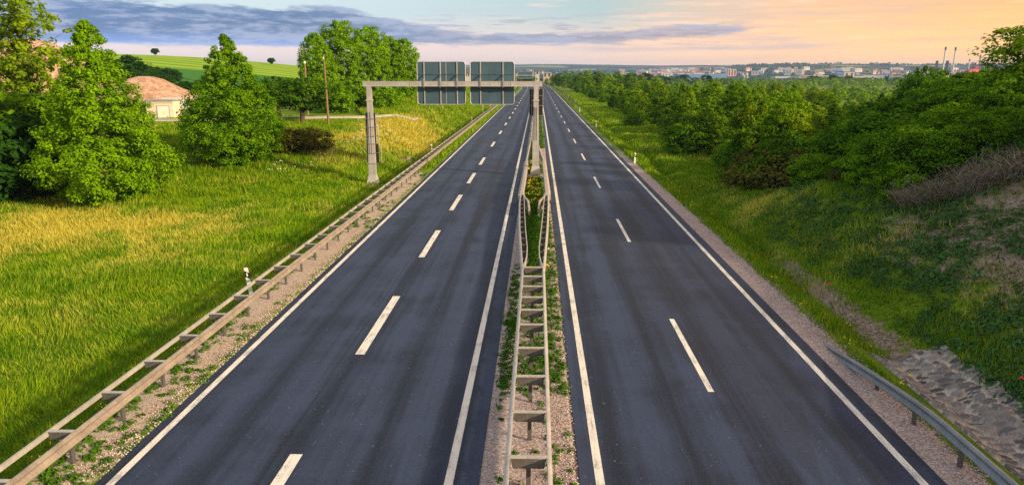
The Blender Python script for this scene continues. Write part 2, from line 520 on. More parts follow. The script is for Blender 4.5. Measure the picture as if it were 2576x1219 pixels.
cm = t.m('ADD', t.m('SUBTRACT', hh, t.m('ABSOLUTE', dd)), t.m('MULTIPLY', t.m('SUBTRACT', n1, .5), am))
cm = t.m('MULTIPLY_ADD', t.m('SUBTRACT', n3, .5), .9, cm)
cmask = t.sm(cm, -.05, .34)
ccol = t.ramp(a01, [(0, (.085, .17, .37)), (U(-18), (.085, .16, .32)), (U(-5), (.22, .27, .40)), (U(10), (.32, .28, .33)), (1, (.45, .34, .30))])
ccol = t.mix(t.m('MULTIPLY', t.sm(el, 3.2, 1.8), t.sm(az, -8, -16)), ccol, (.18, .34, .74))
ccol = t.mix(t.sm(t.m('MULTIPLY_ADD', t.m('SUBTRACT', n3, .5), 1.1, n1), .40, .66), ccol, t.mix(.62, ccol, (.42, .47, .62)))
sky = t.mix(t.m('MULTIPLY', cmask, .93), base, ccol)
f3 = t.m('MULTIPLY', t.sm(t.m('ADD', t.m('SUBTRACT', .32, t.m('ABSOLUTE', t.m('SUBTRACT', el, 1.85))), t.m('MULTIPLY', t.m('SUBTRACT', n1, .5), 1.4)), 0, .4),
         t.m('MULTIPLY', t.sm(az, 0, 5), t.sm(az, 24, 17)))
sh = t.noise(t.vec(uv, (1.6, 3.4, 1), (3, 5, 0)), 1.3, 8, .62)
f4 = t.m('MULTIPLY', t.sm(sh, .50, .62), t.m('MULTIPLY', t.m('MULTIPLY', t.sm(el, 1.7, 2.4), t.sm(el, 4.9, 3.4)), t.m('MULTIPLY', t.sm(az, -20, -8), t.sm(az, 26, 6))))
sky = t.mix(t.m('MULTIPLY', f4, .85), sky, t.ramp(a01, [(0, (.30, .36, .50)), (.5, (.36, .36, .44)), (.75, (.58, .44, .40)), (1, (.6, .44, .36))]))
s5 = t.noise(t.vec(uv, (.9, 3.0, 1), (13, 2, 0)), 1.2, 8, .62)
f5 = t.m('MULTIPLY', t.sm(az, 2, 12), t.sm(el, .6, 1.6))
sky = t.mix(t.m('MULTIPLY', t.m('MULTIPLY', f5, t.sm(s5, .48, .66)), .60), sky, t.ramp(a01, [(0, (.55, .45, .42)), (.7, (.60, .46, .40)), (1, (.66, .43, .27))]))
sky = t.mix(t.m('MULTIPLY', t.m('MULTIPLY', f5, t.sm(s5, .47, .34)), .55), sky, t.ramp(a01, [(0, (1.0, .72, .5)), (.7, (1.06, .68, .40)), (1, (1.15, .62, .20))]))
sky = t.mix(t.m('MULTIPLY', f3, .55), sky, (.52, .46, .46))
# behind and overhead the veil of cloud thins to the open sky
nish = t.n.new('ShaderNodeTexSky'); nish.sky_type = 'NISHITA'; nish.sun_disc = False
nish.sun_elevation = R(SUN_EL); nish.sun_rotation = R(SUN_AZ); nish.altitude = 200
b1 = t.n.new('ShaderNodeBackground'); t.put(b1.inputs[0], sky); t.put(b1.inputs[1], t.sm(el, 8, 30, .90, 1.05))
b2 = t.n.new('ShaderNodeBackground'); t.put(b2.inputs[0], nish.outputs[0]); b2.inputs[1].default_value = .15
mx = t.n.new('ShaderNodeMixShader'); t.put(mx.inputs[0], t.sm(el, 7, 35, 0, .5))
t.l.new(b1.outputs[0], mx.inputs[1]); t.l.new(b2.outputs[0], mx.inputs[2])
o = t.n.new('ShaderNodeOutputWorld'); t.l.new(mx.outputs[0], o.inputs[0])

sl = bpy.data.lights.new('sun', 'SUN'); sl.energy = 5.0; sl.angle = R(3.0); sl.color = (1.0, .80, .52)
so = bpy.data.objects.new('sun', sl); COL.objects.link(so)
tosun = Vector((math.sin(R(SUN_AZ)) * math.cos(R(SUN_EL)), math.cos(R(SUN_AZ)) * math.cos(R(SUN_EL)), math.sin(R(SUN_EL))))
so.rotation_euler = tosun.to_track_quat('Z', 'Y').to_euler(); so.location = (60, 20, 60)

# ------------------------------------------------------------------ camera
cd = bpy.data.cameras.new('camera'); cam = bpy.data.objects.new('camera', cd); COL.objects.link(cam)
cd.sensor_width = 36; cd.lens = 36 * FPX / 2576; cd.clip_end = 20000; cd.clip_start = .1
cam.location = tuple(CAM)
cam.rotation_euler = (math.pi / 2 - PITCH, 0, -YAW)
S.camera = cam
S.view_settings.view_transform = 'Standard'; S.view_settings.look = 'None'
S.view_settings.exposure = 0.55; S.view_settings.gamma = 1
cy = S.cycles
cy.use_denoising = False; cy.max_bounces = 6; cy.diffuse_bounces = 3; cy.glossy_bounces = 2
cy.transmission_bounces = 4; cy.volume_bounces = 1; cy.use_adaptive_sampling = True; cy.adaptive_threshold = .006

# ------------------------------------------------------------------ the ground sheet
def dry_or_lit_at(X, Y):
    g = lambda cx, cy, rx, ry, a: a * np.exp(-((X - cx) / rx) ** 2 - ((Y - cy) / ry) ** 2)
    d = g(-33, 42, 9, 7, 1.0) + g(-22, 44, 7, 4, .45) + g(-36, 32, 8, 6, .5) + g(-17, 84, 4.5, 13, 1.2) + g(-16, 106, 3, 14, .55)  # straw patches; the gold ones on the meadow also hold sunlight as colour
    d = d + .30 * ss(13, 15.5, X) * (1 - ss(30, 38, Y)) + g(-20, 28, 7, 6, .35) + g(14, 44, 2.5, 6, .55)  # last pocket, on the right verge: sunlit grass painted in by colour
    d = d * (.25 + 1.5 * fbm(X / 2.2, Y / 3.2, 78, 5)) + (.9 * (fbm(X / 5, Y / 5, 77) - .45) + .5 * (vnoise(X / 1.1, Y / 1.1, 79) - .5)) * (np.abs(X) < 60) * (.25 + .75 * ss(16, 36, Y))
    return d


def axis(pts):
    out = []
    for (a, b, st) in pts: out += list(np.arange(a, b, st))
    return np.array(out)


xs = axis([(8.0, 14.0, .2), (14, 36, .6), (36, 90, 2.5), (90, 240, 8), (240, 900, 40), (900, 5200, 160)])
xm = np.concatenate([-xs[::-1], axis([(-7.8, -2, 1.5), (-2, 2, .12), (2, 8.0, 1.5)]), xs])
ys = [-30.0]
while ys[-1] < 7600:
    y = ys[-1]; ys.append(y + max(.45, abs(y) * .0125))
ys = np.array(ys)
GX, GY = np.meshgrid(xm, ys)
GZ = ground(GX, GY)
nx, ny = len(xm), len(ys)
idx = np.arange(nx * ny).reshape(ny, nx)
F = np.stack([idx[:-1, :-1], idx[:-1, 1:], idx[1:, 1:], idx[1:, :-1]], -1).reshape(-1, 4)
X, Y = GX.ravel(), GY.ravel(); xr = X - road_c(np.clip(Y, None, 900))
fadeL = 1 - ss(58, 72, Y) * .9
gravel = ss(-11.3, -10.9, xr) * (1 - ss(-9.0, -8.9, xr)) * .72 * fadeL * (.65 + .35 * ss(-9.5, -10.2, xr))
gravel = gravel + ss(8.4, 8.5, xr) * (1 - ss(9.5, 10.1, xr)) * (.8 - .45 * ss(30, 110, Y))
gravel = gravel + ss(-1.35, -1.3, xr) * (1 - ss(1.02, 1.1, xr)) * .95
dirt = .62 * np.exp(-((xr + 11.9) / .55) ** 2) * (1 - ss(26, 40, Y))
dirt = dirt + .75 * np.exp(-((xr - 12.0) / .7) ** 2) * (1 - ss(30, 42, Y)) + (.56 * ss(13.3, 15.5, xr) + .16 * ss(15.5, 17.5, xr)) * (1 - ss(31, 40, Y))
dirt = dirt + .3 * ss(15, 20, xr) * (1 - ss(50, 80, Y))
field = (X < -45) & (Y > 165) & (Y < 640) | ((X < -14) & (Y > 290) & (Y < 640) & (xr < -14))
field2 = ss(296, 302, Y + X * .12)
far = ss(520, 900, Y)
me = mesh_np('ground', np.stack([X, Y, GZ.ravel()], 1), F, M['ground'], True,
             dict(gravel=gravel, dirt=dirt, dry=dry_or_lit_at(X, Y), field=field.astype(float), field2=field2, far=far))
struct(link('ground', me))

# ------------------------------------------------------------------ carriageways and markings
YR = np.concatenate([np.arange(-25, 330, 5.0), np.arange(330, 900, 10.0)])


def strip(mb, x0, x1, y0, y1, z, thick=0):
    Ys = [y0] + [y for y in YR if y0 < y < y1] + [y1]
    V = []; F = []
    for y in Ys:
        c = float(road_c(y)); zz = float(road_z(y)) + z
        V += [(x0 + c, y, zz), (x1 + c, y, zz)]
        if thick: V += [(x0 + c, y, zz - thick), (x1 + c, y, zz - thick)]
    k = 4 if thick else 2
    for i in range(len(Ys) - 1):
        a = i * k; b = a + k
        F.append((a, a + 1, b + 1, b))
        if thick: F += [(a, b, b + 2, a + 2), (a + 1, a + 3, b + 3, b + 1)]
    mb.add(V, F)


a = MB(); strip(a, -9.36, -1.19, -25, 880, 0, .12); struct(a.build('carriageway', M['asphalt']))
a = MB(); strip(a, .97, 8.78, -25, 880, 0, .12); struct(a.build('carriageway', M['asphalt']))
a = MB()
for x0, x1 in ((-9.12, -8.94), (-1.93, -1.74), (1.31, 1.50), (8.20, 8.38)): strip(a, x0, x1, -25, 880, .004)
struct(a.build('edge_line_marking', M['paint']))
a = MB()
pL = at_height(892, 895, 0)[1]; pR = at_height(1808, 985, 0)[1]
ystart = [(-5.47, y) for y in (-3.3, 8.7, 20.7, 32.8, 44.8, 56.4, 68.3)] + [(-5.47, 85.9 + 18.1 * k) for k in range(42)]
ystart += [(4.83, pR + 18.0 * k) for k in range(-2, 45)]
for x, y in ystart:
        hw = .145 if x < 0 else .085
        strip(a, x - hw, x + hw, y, y + 6.0, .004)
struct(a.build('lane_dash_marking', M['paint']))

# minor road on the bank to the left
a = MB(); V = []; F = []
sp = [(-75, 76), (-60, 79), (-48, 83.5), (-38, 87), (-29, 90), (-22, 94), (-18.5, 101), (-18, 112), (-19, 126)]
sp = [(x, y) for x, y in sp]
pts = []
for (p, q) in zip(sp[:-1], sp[1:]):
    for u in np.linspace(0, 1, 8, endpoint=False): pts.append((p[0] + (q[0] - p[0]) * u, p[1] + (q[1] - p[1]) * u))
for i, p in enumerate(pts):
    q = pts[min(i + 1, len(pts) - 1)]; r0 = pts[max(i - 1, 0)]
    d = np.array((q[0] - r0[0], q[1] - r0[1])); d = d / np.linalg.norm(d); n = np.array((-d[1], d[0]))
    for s_ in (0, .8, 1.6, 2.4, 3.2, 4.0, 4.8, 5.6, 6.4): V.append((p[0] + n[0] * s_, p[1] + n[1] * s_, gz(p[0] + n[0] * s_, p[1] + n[1] * s_) + .06))
for i in range(len(pts) - 1):
    for k in range(8): F.append((i * 9 + k, i * 9 + 9 + k, i * 9 + 10 + k, i * 9 + 1 + k))
a.add(V, F); struct(a.build('side_road', M['side_road']))

# stone paved ditch on the right
st = .055
dxs = np.arange(10.8, 13.15, st); dys = np.arange(6, 22.4, st)
DX, DY = np.meshgrid(dxs, dys)
cs = .36
best = np.full(DX.shape, 9.0); sec = np.full(DX.shape, 9.0); bid = np.zeros(DX.shape)
ci, cj = np.floor(DX / cs), np.floor(DY / (cs * .75))
for i in (-1, 0, 1):
    for j in (-1, 0, 1):
        u, v = ci + i, cj + j
        sx = (u + .15 + .7 * hash2(u, v, 1)) * cs; sy = (v + .15 + .7 * hash2(u, v, 2)) * cs * .75
        ex, ey = DX - sx, DY - sy; tw = (hash2(u, v, 5) - .5) * 1.6; d = np.hypot(ex * np.cos(tw) + ey * np.sin(tw), (ey * np.cos(tw) - ex * np.sin(tw)) * 1.9)
        nb = d < best
        sec = np.where(nb, best, np.minimum(sec, d)); bid = np.where(nb, hash2(u, v, 3), bid); best = np.where(nb, d, best)
edge = sec - best
zst = ground(DX, DY) + .03 + .10 * ss(.02, .10, edge) * (.4 + 1.1 * bid) - .16 * (1 - ss(0, .12, np.minimum(np.minimum(DX - 10.8, 13.1 - DX), np.minimum(DY - 6, 22.3 - DY) * .6)) + 0 * DX)
i2 = np.arange(DX.size).reshape(DX.shape)
F = np.stack([i2[:-1, :-1], i2[:-1, 1:], i2[1:, 1:], i2[1:, :-1]], -1).reshape(-1, 4)
me = mesh_np('ditch_paving', np.stack([DX.ravel(), DY.ravel(), zst.ravel()], 1), F, M['stone'], True,
             dict(stone=bid.ravel(), joint=((1 - ss(.05, .11, edge)) * (.35 + .65 * (fbm(DX * 1.4, DY * .7, 44) > .42))).ravel()))
struct(link('ditch_paving', me))

# ------------------------------------------------------------------ guard rails
WB = [(0, .76), (.035, .755), (.080, .725), (.088, .700), (.012, .620), (.012, .590), (.088, .510), (.080, .485), (.035, .455), (0, .45),
      (-.012, .455), (.027, .465), (.066, .492), (.072, .507), (-.004, .585), (-.004, .625), (.072, .703), (.066, .718), (.027, .745), (-.012, .755)]
RB = [(-.03, .75), (.03, .75), (.03, .64), (-.03, .64)]


def ypath(x, y0, y1, step=2.0, dz=lambda y: 0.0):
    n = max(2, int((y1 - y0) / step) + 1)
    return [((x(y) if callable(x) else x) + float(road_c(y)), y, dz(y) + float(road_z(y))) for y in np.linspace(y0, y1, n)]


def part(name, mb, mat, parent, **k): return mb.build(name, mat, parent, **k)


def repeat(proto, parent, locs):
    for i, l in enumerate(locs):
        o = proto if i == 0 else proto.copy()
        if i: COL.objects.link(o); o.parent = parent
        o.location = l


# left verge rail with a rear rail carried on brackets
g = thing('guard_rail', 'long double guard rail with bracketed rear rail beside the left carriageway', 'guard rail', (-10.3, 6, 0))
off = np.array(g.location)
sh = lambda pth: [tuple(np.array(p) - off) for p in pth]
end = lambda y: -.75 * float(ss(184, 198, y))
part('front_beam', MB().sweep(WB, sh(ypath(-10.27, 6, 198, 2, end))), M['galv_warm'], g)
part('rear_rail', MB().sweep(RB, sh(ypath(-10.86, 6, 184, 2))), M['galv'], g)
Yp = np.arange(6.2, 184, 2.0)
pm = MB().box((0, 0, .30), (.06, .12, .68)); pp = part('post', pm, M['galv_dark'], g)
repeat(pp, g, [np.array((-10.38, y, 0)) - off for y in Yp])
bm = MB().box((0, 0, .735), (.60, .10, .035)).box((0, -.03, .64), (.50, .012, .15)).box((-.20, .03, .6), (.06, .06, .24))
bp = part('bracket', bm, [M['galv_dark']], g)
tm = MB().box((0, 0, .7575), (.60, .11, .01)); tp = tm.build('cap_plate', M['galv'], g)
repeat(bp, g, [np.array((-10.575, y, 0)) - off for y in Yp])
repeat(tp, g, [np.array((-10.575, y, 0)) - off for y in Yp])
# beam joints: overlapping collars every four metres
jm = MB().sweep([(d * 1.04 + .004, z * 1.0 + (.006 if z > .6 else -.006)) for d, z in WB], [(0, -.16, 0), (0, .16, 0)])
jp = part('beam_joint', jm, M['galv_warm'], g)
repeat(jp, g, [np.array((-10.27, y, 0)) - off for y in np.arange(7.9, 120, 4.0)])

# median barrier, ladder type
LX, RX = -.53, .27


def ladder(label, y0, y1, lx, rx, spacings, cat='guard rail'):
    g = thing('median_barrier', label, cat, (0, y0, 0)); off = np.array((0, y0, 0))
    sh = lambda pth: [tuple(np.array(p) - off) for p in pth]
    part('side_beam', MB().sweep(WB, sh(ypath(lx, y0, y1, 2)), -1), M['galv'], g)
    part('side_beam', MB().sweep(WB, sh(ypath(rx, y0, y1, 2)), 1), M['galv'], g)
    wd = rx - lx; c = (lx + rx) / 2
    sp = part('spacer', MB().add([(-wd / 2 + .01, -.02, .72), (wd / 2 - .01, -.02, .72), (wd / 2 - .10, -.02, .52), (-wd / 2 + .10, -.02, .52),
                             (-wd / 2 + .01, .02, .72), (wd / 2 - .01, .02, .72), (wd / 2 - .10, .02, .52), (-wd / 2 + .10, .02, .52)],
                            [(0, 1, 2, 3), (7, 6, 5, 4), (0, 3, 7, 4), (1, 5, 6, 2), (3, 2, 6, 7), (0, 4, 5, 1)]) or None, M['galv_dark'], g) if False else None
    mb = MB()
    mb.add([(-wd / 2 + .03, -.015, .72), (wd / 2 - .03, -.015, .72), (wd / 2 - .07, -.015, .50), (-wd / 2 + .07, -.015, .50),
            (-wd / 2 + .03, .015, .72), (wd / 2 - .03, .015, .72), (wd / 2 - .07, .015, .50), (-wd / 2 + .07, .015, .50)],
           [(0, 3, 2, 1), (4, 5, 6, 7), (0, 4, 7, 3), (1, 2, 6, 5), (3, 7, 6, 2), (0, 1, 5, 4)])
    sp = part('spacer', mb, M['galv_dark'], g)
    rg = part('rung', MB().box((0, 0, .745), (wd - .01, .075, .04)), M['galv'], g)
    po = part('post', MB().box((0, .03, .26), (.10, .06, .62)), M['galv_dark'], g)
    repeat(sp, g, [(c + float(road_c(y)), y - y0, float(road_z(y))) for y in spacings])
    repeat(rg, g, [(c + float(road_c(y)), y - y0 + .02, float(road_z(y))) for y in spacings])
    repeat(po, g, [(c + float(road_c(y)), y - y0 + .02, float(road_z(y))) for y in spacings])
    return g


ladder('ladder-like double steel barrier on the median in the foreground', 3.5, 28.7, LX, RX,
       [5.45, 7.45, 9.45, 11.45, 13.45, 15.5, 17.55, 19.55, 21.55, 23.0, 24.4, 25.75, 27.1, 28.45])
ladder('double steel barrier on the median far beyond the sign gantry', 84, 560, -.78, .0, list(np.arange(86, 284, 2.0)))


def interp(tab):
    ys_, xs_ = zip(*tab); return lambda y: float(np.interp(y, ys_, xs_))


def shield(label, tab, side):
    """one steel rail splayed round the gantry post, with a hatch of brackets to its inner rail"""
    g = thing('median_barrier', label, 'guard rail', (0, 28.7, 0)); off = np.array((0, 28.7, 0))
    sh = lambda pth: [tuple(np.array(p) - off) for p in pth]
    fx = interp(tab); inn = -side
    part('side_beam', MB().sweep(WB, sh(ypath(fx, 28.7, 84, 1.2)), side), M['galv'], g)
    gap = interp([(28.9, .30), (29.4, .12), (30.3, .20), (32, .27), (36, .28), (44, .25), (46, .18)])
    if side: part('inner_rail', MB().sweep([(-.02, .75), (.02, .75), (.02, .50), (-.02, .50)],
             sh([(fx(y) + inn * (gap(y) if y > 29.2 else .05 + .0 * gap(y)), y, 0) for y in (28.75, 29.0, 29.4, 29.9, 30.5, 32, 34, 36, 38, 40, 42, 44, 45.5)]), side), M['galv'], g)
    yy = np.arange(29.9, 45.2, 1.33)
    bk = part('bracket', MB().box((0, 0, .62), (.24, .02, .24)).box((0, .03, .30), (.07, .05, .64)), M['galv_dark'], g)
    repeat(bk, g, [(fx(y) + inn * .14, y - 28.7, 0) for y in yy])
    po = part('post', MB().box((0, 0, .30), (.07, .12, .66)), M['galv_dark'], g)
    repeat(po, g, [(fx(y) + inn * .07, y - 28.7, 0) for y in np.arange(47, 84, 2.0)])
    # broad capping rail past the gantry footing
    part('capping_rail', MB().sweep([(-.14, .82), (.06, .82), (.20, .70), (.22, .40), (-.16, .40), (-.17, .78)], sh([(fx(y), y, 0) for y in (46.5, 48, 51, 54, 57, 60, 63, 65)]), side), M['concrete'], g)
    part('end_wing', MB().sweep([(-.05, .78), (.06, .78), (.07, .05), (-.06, .05)],
         sh([(fx(47) + inn * .17, 47.2, 0), (fx(45) + inn * .22, 45.6, 0), (fx(44) + inn * .48, 44.4, -.02), (fx(42.5) + inn * .56, 42.6, -.22)]), side), M['concrete'], g)
    return g


shield('left steel barrier strand splayed around the gantry post on the median', [(28.7, -.56), (36, -.85), (43, -1.02), (48, -1.05), (58, -.98), (65, -.98), (74, -.88), (84, -.78)], -1)
shield('right steel barrier strand splayed around the gantry post on the median', [(28.7, .29), (36, .52), (43, .68), (48, .72), (58, .66), (65, .62), (74, .30), (84, .0)], 1)

# right verge: near rail that runs down into the ground, and the far one
g = thing('guard_rail', 'single guard rail sinking into the gravel at the lower right, beside the paved ditch', 'guard rail', (9.45, 4, 0)); off = np.array(g.location)
dz = lambda y: -.80 * min(1.0, max(0.0, (y - 15.5) / 7.0)) ** 1.3
rx_ = lambda y: 9.38
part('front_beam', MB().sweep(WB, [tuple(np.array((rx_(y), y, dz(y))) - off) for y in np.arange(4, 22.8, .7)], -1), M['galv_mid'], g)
pp = part('post', MB().box((0, 0, .25), (.07, .11, .72)), M['galv_dark'], g)
repeat(pp, g, [np.array((rx_(y) + .07, y, dz(y))) - off for y in (4.7, 6.7, 8.7, 10.7, 12.7, 14.7, 16.7, 18.7)])
g = thing('guard_rail', 'far guard rail on the right verge in front of the wood', 'guard rail', (10.4, 186, 0)); off = np.array(g.location)
part('front_beam', MB().sweep(WB, [tuple(np.array(p) - off) for p in ypath(lambda y: 10.4 + .9 * (1 - float(ss(184, 200, y))), 184, 560, 4, lambda y: -.7 * (1 - float(ss(184, 200, y))))], -1), M['galv_dark'], g)
pp = part('post', MB().box((0, 0, .25), (.07, .11, .80)), M['galv_dark'], g)
repeat(pp, g, [np.array((10.5 + float(road_c(y)), y, float(road_z(y)))) - off for y in np.arange(202, 560, 4.0)])

# guard rail of the side road
sr = [(-46, 82.9), (-38, 86.2), (-29, 89.2), (-24.5, 91.4), (-21.2, 93.3), (-18.6, 96.5), (-17.2, 100), (-16.8, 104)]
srp = []
for (p, q) in zip(sr[:-1], sr[1:]):
    for u in np.linspace(0, 1, 4, endpoint=False): srp.append((p[0] + (q[0] - p[0]) * u, p[1] + (q[1] - p[1]) * u - .6))
P3 = [(x, y, gz(x, y)) for x, y in srp]
g = thing('guard_rail', 'pale guard rail of the side road on top of the left bank', 'guard rail', P3[0]); off = np.array(g.location)
part('front_beam', MB().sweep(WB, [tuple(np.array(p) - off) for p in P3], 1), M['galv'], g)
pp = part('post', MB().box((0, 0, .35), (.12, .12, .8)), M['galv'], g)
repeat(pp, g, [np.array(p) - off for p in P3[::2]])

# ------------------------------------------------------------------ delineators
d0 = thing('delineator_post', 'nearest delineator post, leaning behind the left guard rail', 'delineator', (-11.45, 27.2, 0))
MB().add([(-.06, -.05, 0), (.06, -.05, 0), (0, .07, 0), (-.06, -.05, 1.0), (.06, -.05, .93), (0, .07, .97)],
         [(0, 2, 1), (3, 4, 5), (0, 1, 4, 3), (1, 2, 5, 4), (2, 0, 3, 5)]) if False else None
a = MB(); tri = [(-.085, -.06), (.085, -.06), (0, .09)]


def prism(mb, z0, z1, k=1.0, slope=0.0, s0=0.0):
    V = [(x * k, y * k, z0 + s0 * x) for x, y in tri] + [(x * k, y * k, z1 + slope * x) for x, y in tri]
    mb.add(V, [(0, 2, 1), (3, 4, 5), (0, 1, 4, 3), (1, 2, 5, 4), (2, 0, 3, 5)]); return mb


part('body', prism(MB(), -.3, 1.02, 1.0, -.35), M['white_plastic'], d0)
part('black_band', prism(MB(), .62, .88, 1.05, -.6, -.6), M['black'], d0)
part('reflector', MB().box((0, -.066, .76), (.05, .012, .14)), M['white_plastic'], d0)
DL = [(-11.45, 27.2, None), (-11.4, 78, 'delineator post behind the left guard rail, second from the camera'),
      (-11.5, 128, 'small delineator post behind the left guard rail, third from the camera'),
      (-11.5, 180, 'tiny delineator post near the far end of the left guard rail'),
      (9.5, 70, 'nearest delineator post on the right grass verge, with a black band'),
      (9.55, 118, 'second delineator post on the right grass verge'),
      (9.6, 166, 'third delineator post on the right grass verge, before the far guard rail'),
      (11.2, 218, 'delineator post behind the far right guard rail, nearest of those'),
      (11.2, 268, 'distant delineator post behind the far right guard rail'),
      (11.2, 318, 'most distant delineator post on the right verge')]
for i, (x, y, l) in enumerate(DL):
    o = d0 if i == 0 else copy_tree(d0)
    o['group'] = 'delineator posts along the motorway'
    if l: o['label'] = l
    o.location = (x, y, gz(x, y)); o.rotation_euler = (R(random.uniform(-3, 3)), R((9 if i == 0 else -7 if i < 4 else 1)), 0)
    if i == 0: o.rotation_euler = (0, R(-7), 0)
    if x < 0: o.location.z = gz(x, y) + .22

# ------------------------------------------------------------------ the sign gantry
GY0 = 60.8
G = thing('sign_gantry', 'steel portal gantry over the left carriageway carrying two large sign backs', 'sign gantry', (0, GY0, 0), 0, 'sign gantries over the left carriageway')


def gantry(G, lx, rx, bz, base_l, signs, detail=True):
    bm = MB().box(((lx + rx) / 2, 0, bz), (rx - lx + 1.0, .36, .40))
    b = part('beam', bm, M['gantry'], G)
    fl = MB()
    for z in (bz + .19, bz - .19): fl.box(((lx + rx) / 2, -.183, z), (rx - lx + 1.0, .03, .045))
    part('flange', fl, M['trim'], b)
    if detail:
        for x in (lx + 3.5, rx - 2.2):
            part('splice_plate', MB().box((x, -.19, bz), (.06, .03, .42)).box((x + .14, -.19, bz), (.06, .03, .42)), M['trim'], b)
    for x, zb in ((lx, base_l), (rx, 0.12)):
        top = bz - .20; pm = MB()
        pm.add([(x + sx * w_, sy * w2, z) for z, w_, w2 in ((zb + .02, .40, .36), (zb + .55, .30, .28), (zb + 2.4, .27, .25), (top, .19, .2)) for sx, sy in ((-1, -1), (1, -1), (1, 1), (-1, 1))],
               [(i * 4 + k, i * 4 + (k + 1) % 4, i * 4 + 4 + (k + 1) % 4, i * 4 + 4 + k) for i in range(3) for k in range(4)] + [(12, 13, 14, 15)])
        p = part('post', pm, M['gantry'], G)
        if detail:
            if True:
              part('base_flare', MB().box((x, 0, zb + .42), (.96, .80, .72), 0, (.56, .54)), M['trim'], p)
            rb = MB()
            for dxx in (-.10, .10): rb.box((x + dxx * .9, -.262, zb + 4.3), (.03, .07, top - zb - 4.6))
            part('post_rib', rb, M['trim'], p)
            bs = MB().box((x, 0, zb), (.95, .85, .05))
            for q in (-.42, -.14, .14, .42): bs.box((x + q, -.42, zb + .12), (.05, .10, .22))
            part('base_plate', bs, M['trim'], p)
            part('footing', MB().box((x, 0, zb - .27), (1.35, 1.5, .46)), M['concrete'], p)
            part('collar', MB().box((x, 0, bz - 1.35), (.53, .53, .10)), M['trim'], p)
    for (x0, x1, z0, z1, ribs) in signs:
        c = ((x0 + x1) / 2, .42, (z0 + z1) / 2); w_, h_ = x1 - x0, z1 - z0
        # rounded panel
        pm = MB(); rr = .22; ring = []
        for cx, cz, a0 in ((x1 - rr, z1 - rr, 0), (x0 + rr, z1 - rr, 90), (x0 + rr, z0 + rr, 180), (x1 - rr, z0 + rr, 270)):
            for k in range(6): an = R(a0 + 18 * k); ring.append((cx + rr * math.cos(an), cz + rr * math.sin(an)))
        n = len(ring)
        pm.add([(x, .40, z) for x, z in ring] + [(x, .43, z) for x, z in ring], [tuple(range(n)), tuple(range(n, 2 * n))[::-1]] + [(k, n + k, n + (k + 1) % n, (k + 1) % n) for k in range(n)])
        sgn = part('sign_panel', pm, M['aluminium'], G)
        fr = MB(); fr.tube([(x, .385, z) for x, z in ring] + [(ring[0][0], .385, ring[0][1])], .032 if detail else .06, 6)
        part('frame', fr, M['trim'], sgn)
        if not detail: continue
        zu, zl_ = z1 - h_ * .29, z0 + h_ * .34
        part('cross_rail', MB().box((c[0], .372, zu), (w_ - .06, .05, .07)), M['aluminium'], sgn)
        part('cross_rail', MB().box((c[0], .372, zl_), (w_ - .06, .05, .07)), M['aluminium'], sgn)
        for x in ribs[0]:
            part('stiffener', MB().box((x, .36, c[2]), (.075, .06, h_ + .06)), M['galv'], sgn)
            br = MB()
            for q in ((zu - .04, bz + .22), (zl_ + .02, bz - .22)):
                br.tube([(x, .32, q[0]), (x - .03, -.21, q[1])], .055, 6)
            br.box((x - .03, -.215, bz), (.12, .03, .50))
            part('mounting_bracket', br, M['bracket'], sgn)
        for x in ribs[1]: part('panel_seam', MB().box((x, .392, c[2]), (.04, .02, h_ - .1)), M['galv'], sgn)
        xx = x1 - .30
        part('sticker', MB().add([(xx - .05, .396, z0 + .16), (xx + .06, .396, z0 + .14), (xx + .02, .396, z0 + .34)], [(0, 1, 2)]) or MB(), M['white_plastic'], sgn) if False else None


sx = lambda px: float(at_depth(px, 211, GY0)[0])
szy = lambda py: float(at_depth(1288, py, GY0 + .4)[2])
z1, z0 = szy(155.5), szy(263)
gantry(G, sx(928), sx(1349), szy(211), gz(sx(928), GY0) + .1,
       [(sx(1048), sx(1169.5), z0, z1, ([sx(1066), sx(1107), sx(1149)], [sx(1121)])),
        (sx(1182), sx(1293), z0, z1, ([sx(1208), sx(1265)], []))])
PXL, PXR = sx(928), sx(1349)
# narrow dark boards strapped to the posts
zb_ = gz(PXL, GY0)
rows_l = [(.9, 1.75), (1.78, 2.55), (2.58, 3.2), (3.23, 3.95), (3.98, 4.65), (4.68, 5.15)]
for k, (a0, a1) in enumerate(rows_l):
    w1 = .62 if k < 2 else .44
    b = part('sign_board', MB().box((PXL - .19 + (w1 - .44) * .5 + .12, .32, (a0 + a1) / 2 + .1), (.62 + (w1 - .25), .04, a1 - a0)), M['black'], G)
    part('board_frame', MB().box((PXL + w1 + .135, .30, (a0 + a1) / 2 + .1), (.04, .05, a1 - a0)).box((PXL - .52, .30, (a0 + a1) / 2 + .1), (.03, .05, a1 - a0)), M['trim'], b)
    part('clamp_band', MB().box((PXL + .03, .27, a0 + .1), (.95, .04, .05)).box((PXL, -.01, a0 + .1), (.575, .56, .05)), M['bracket'], b)
part('board_upright', MB().box((PXL + .40, .29, 3.9), (.05, .04, 2.6)), M['galv'], G)
for k, (a0, a1) in enumerate([(5.05, 5.85), (5.88, 6.66), (6.69, 7.22)]):
    b = part('sign_board', MB().box((PXR - .36, .32, (a0 + a1) / 2), (.40, .04, a1 - a0)).box((PXR + .38, .32, (a0 + a1) / 2), (.36, .04, a1 - a0)), M['black'], G)
    part('board_frame', MB().box((PXR + .57, .30, (a0 + a1) / 2), (.03, .05, a1 - a0)).box((PXR - .57, .30, (a0 + a1) / 2), (.03, .05, a1 - a0)).box((PXR - .36, .30, (a0 + a1) / 2), (.03, .05, a1 - a0)), M['trim'], b)
    part('clamp_band', MB().box((PXR, .29, a0), (1.1, .04, .05)), M['bracket'], b)
FY = 505.0
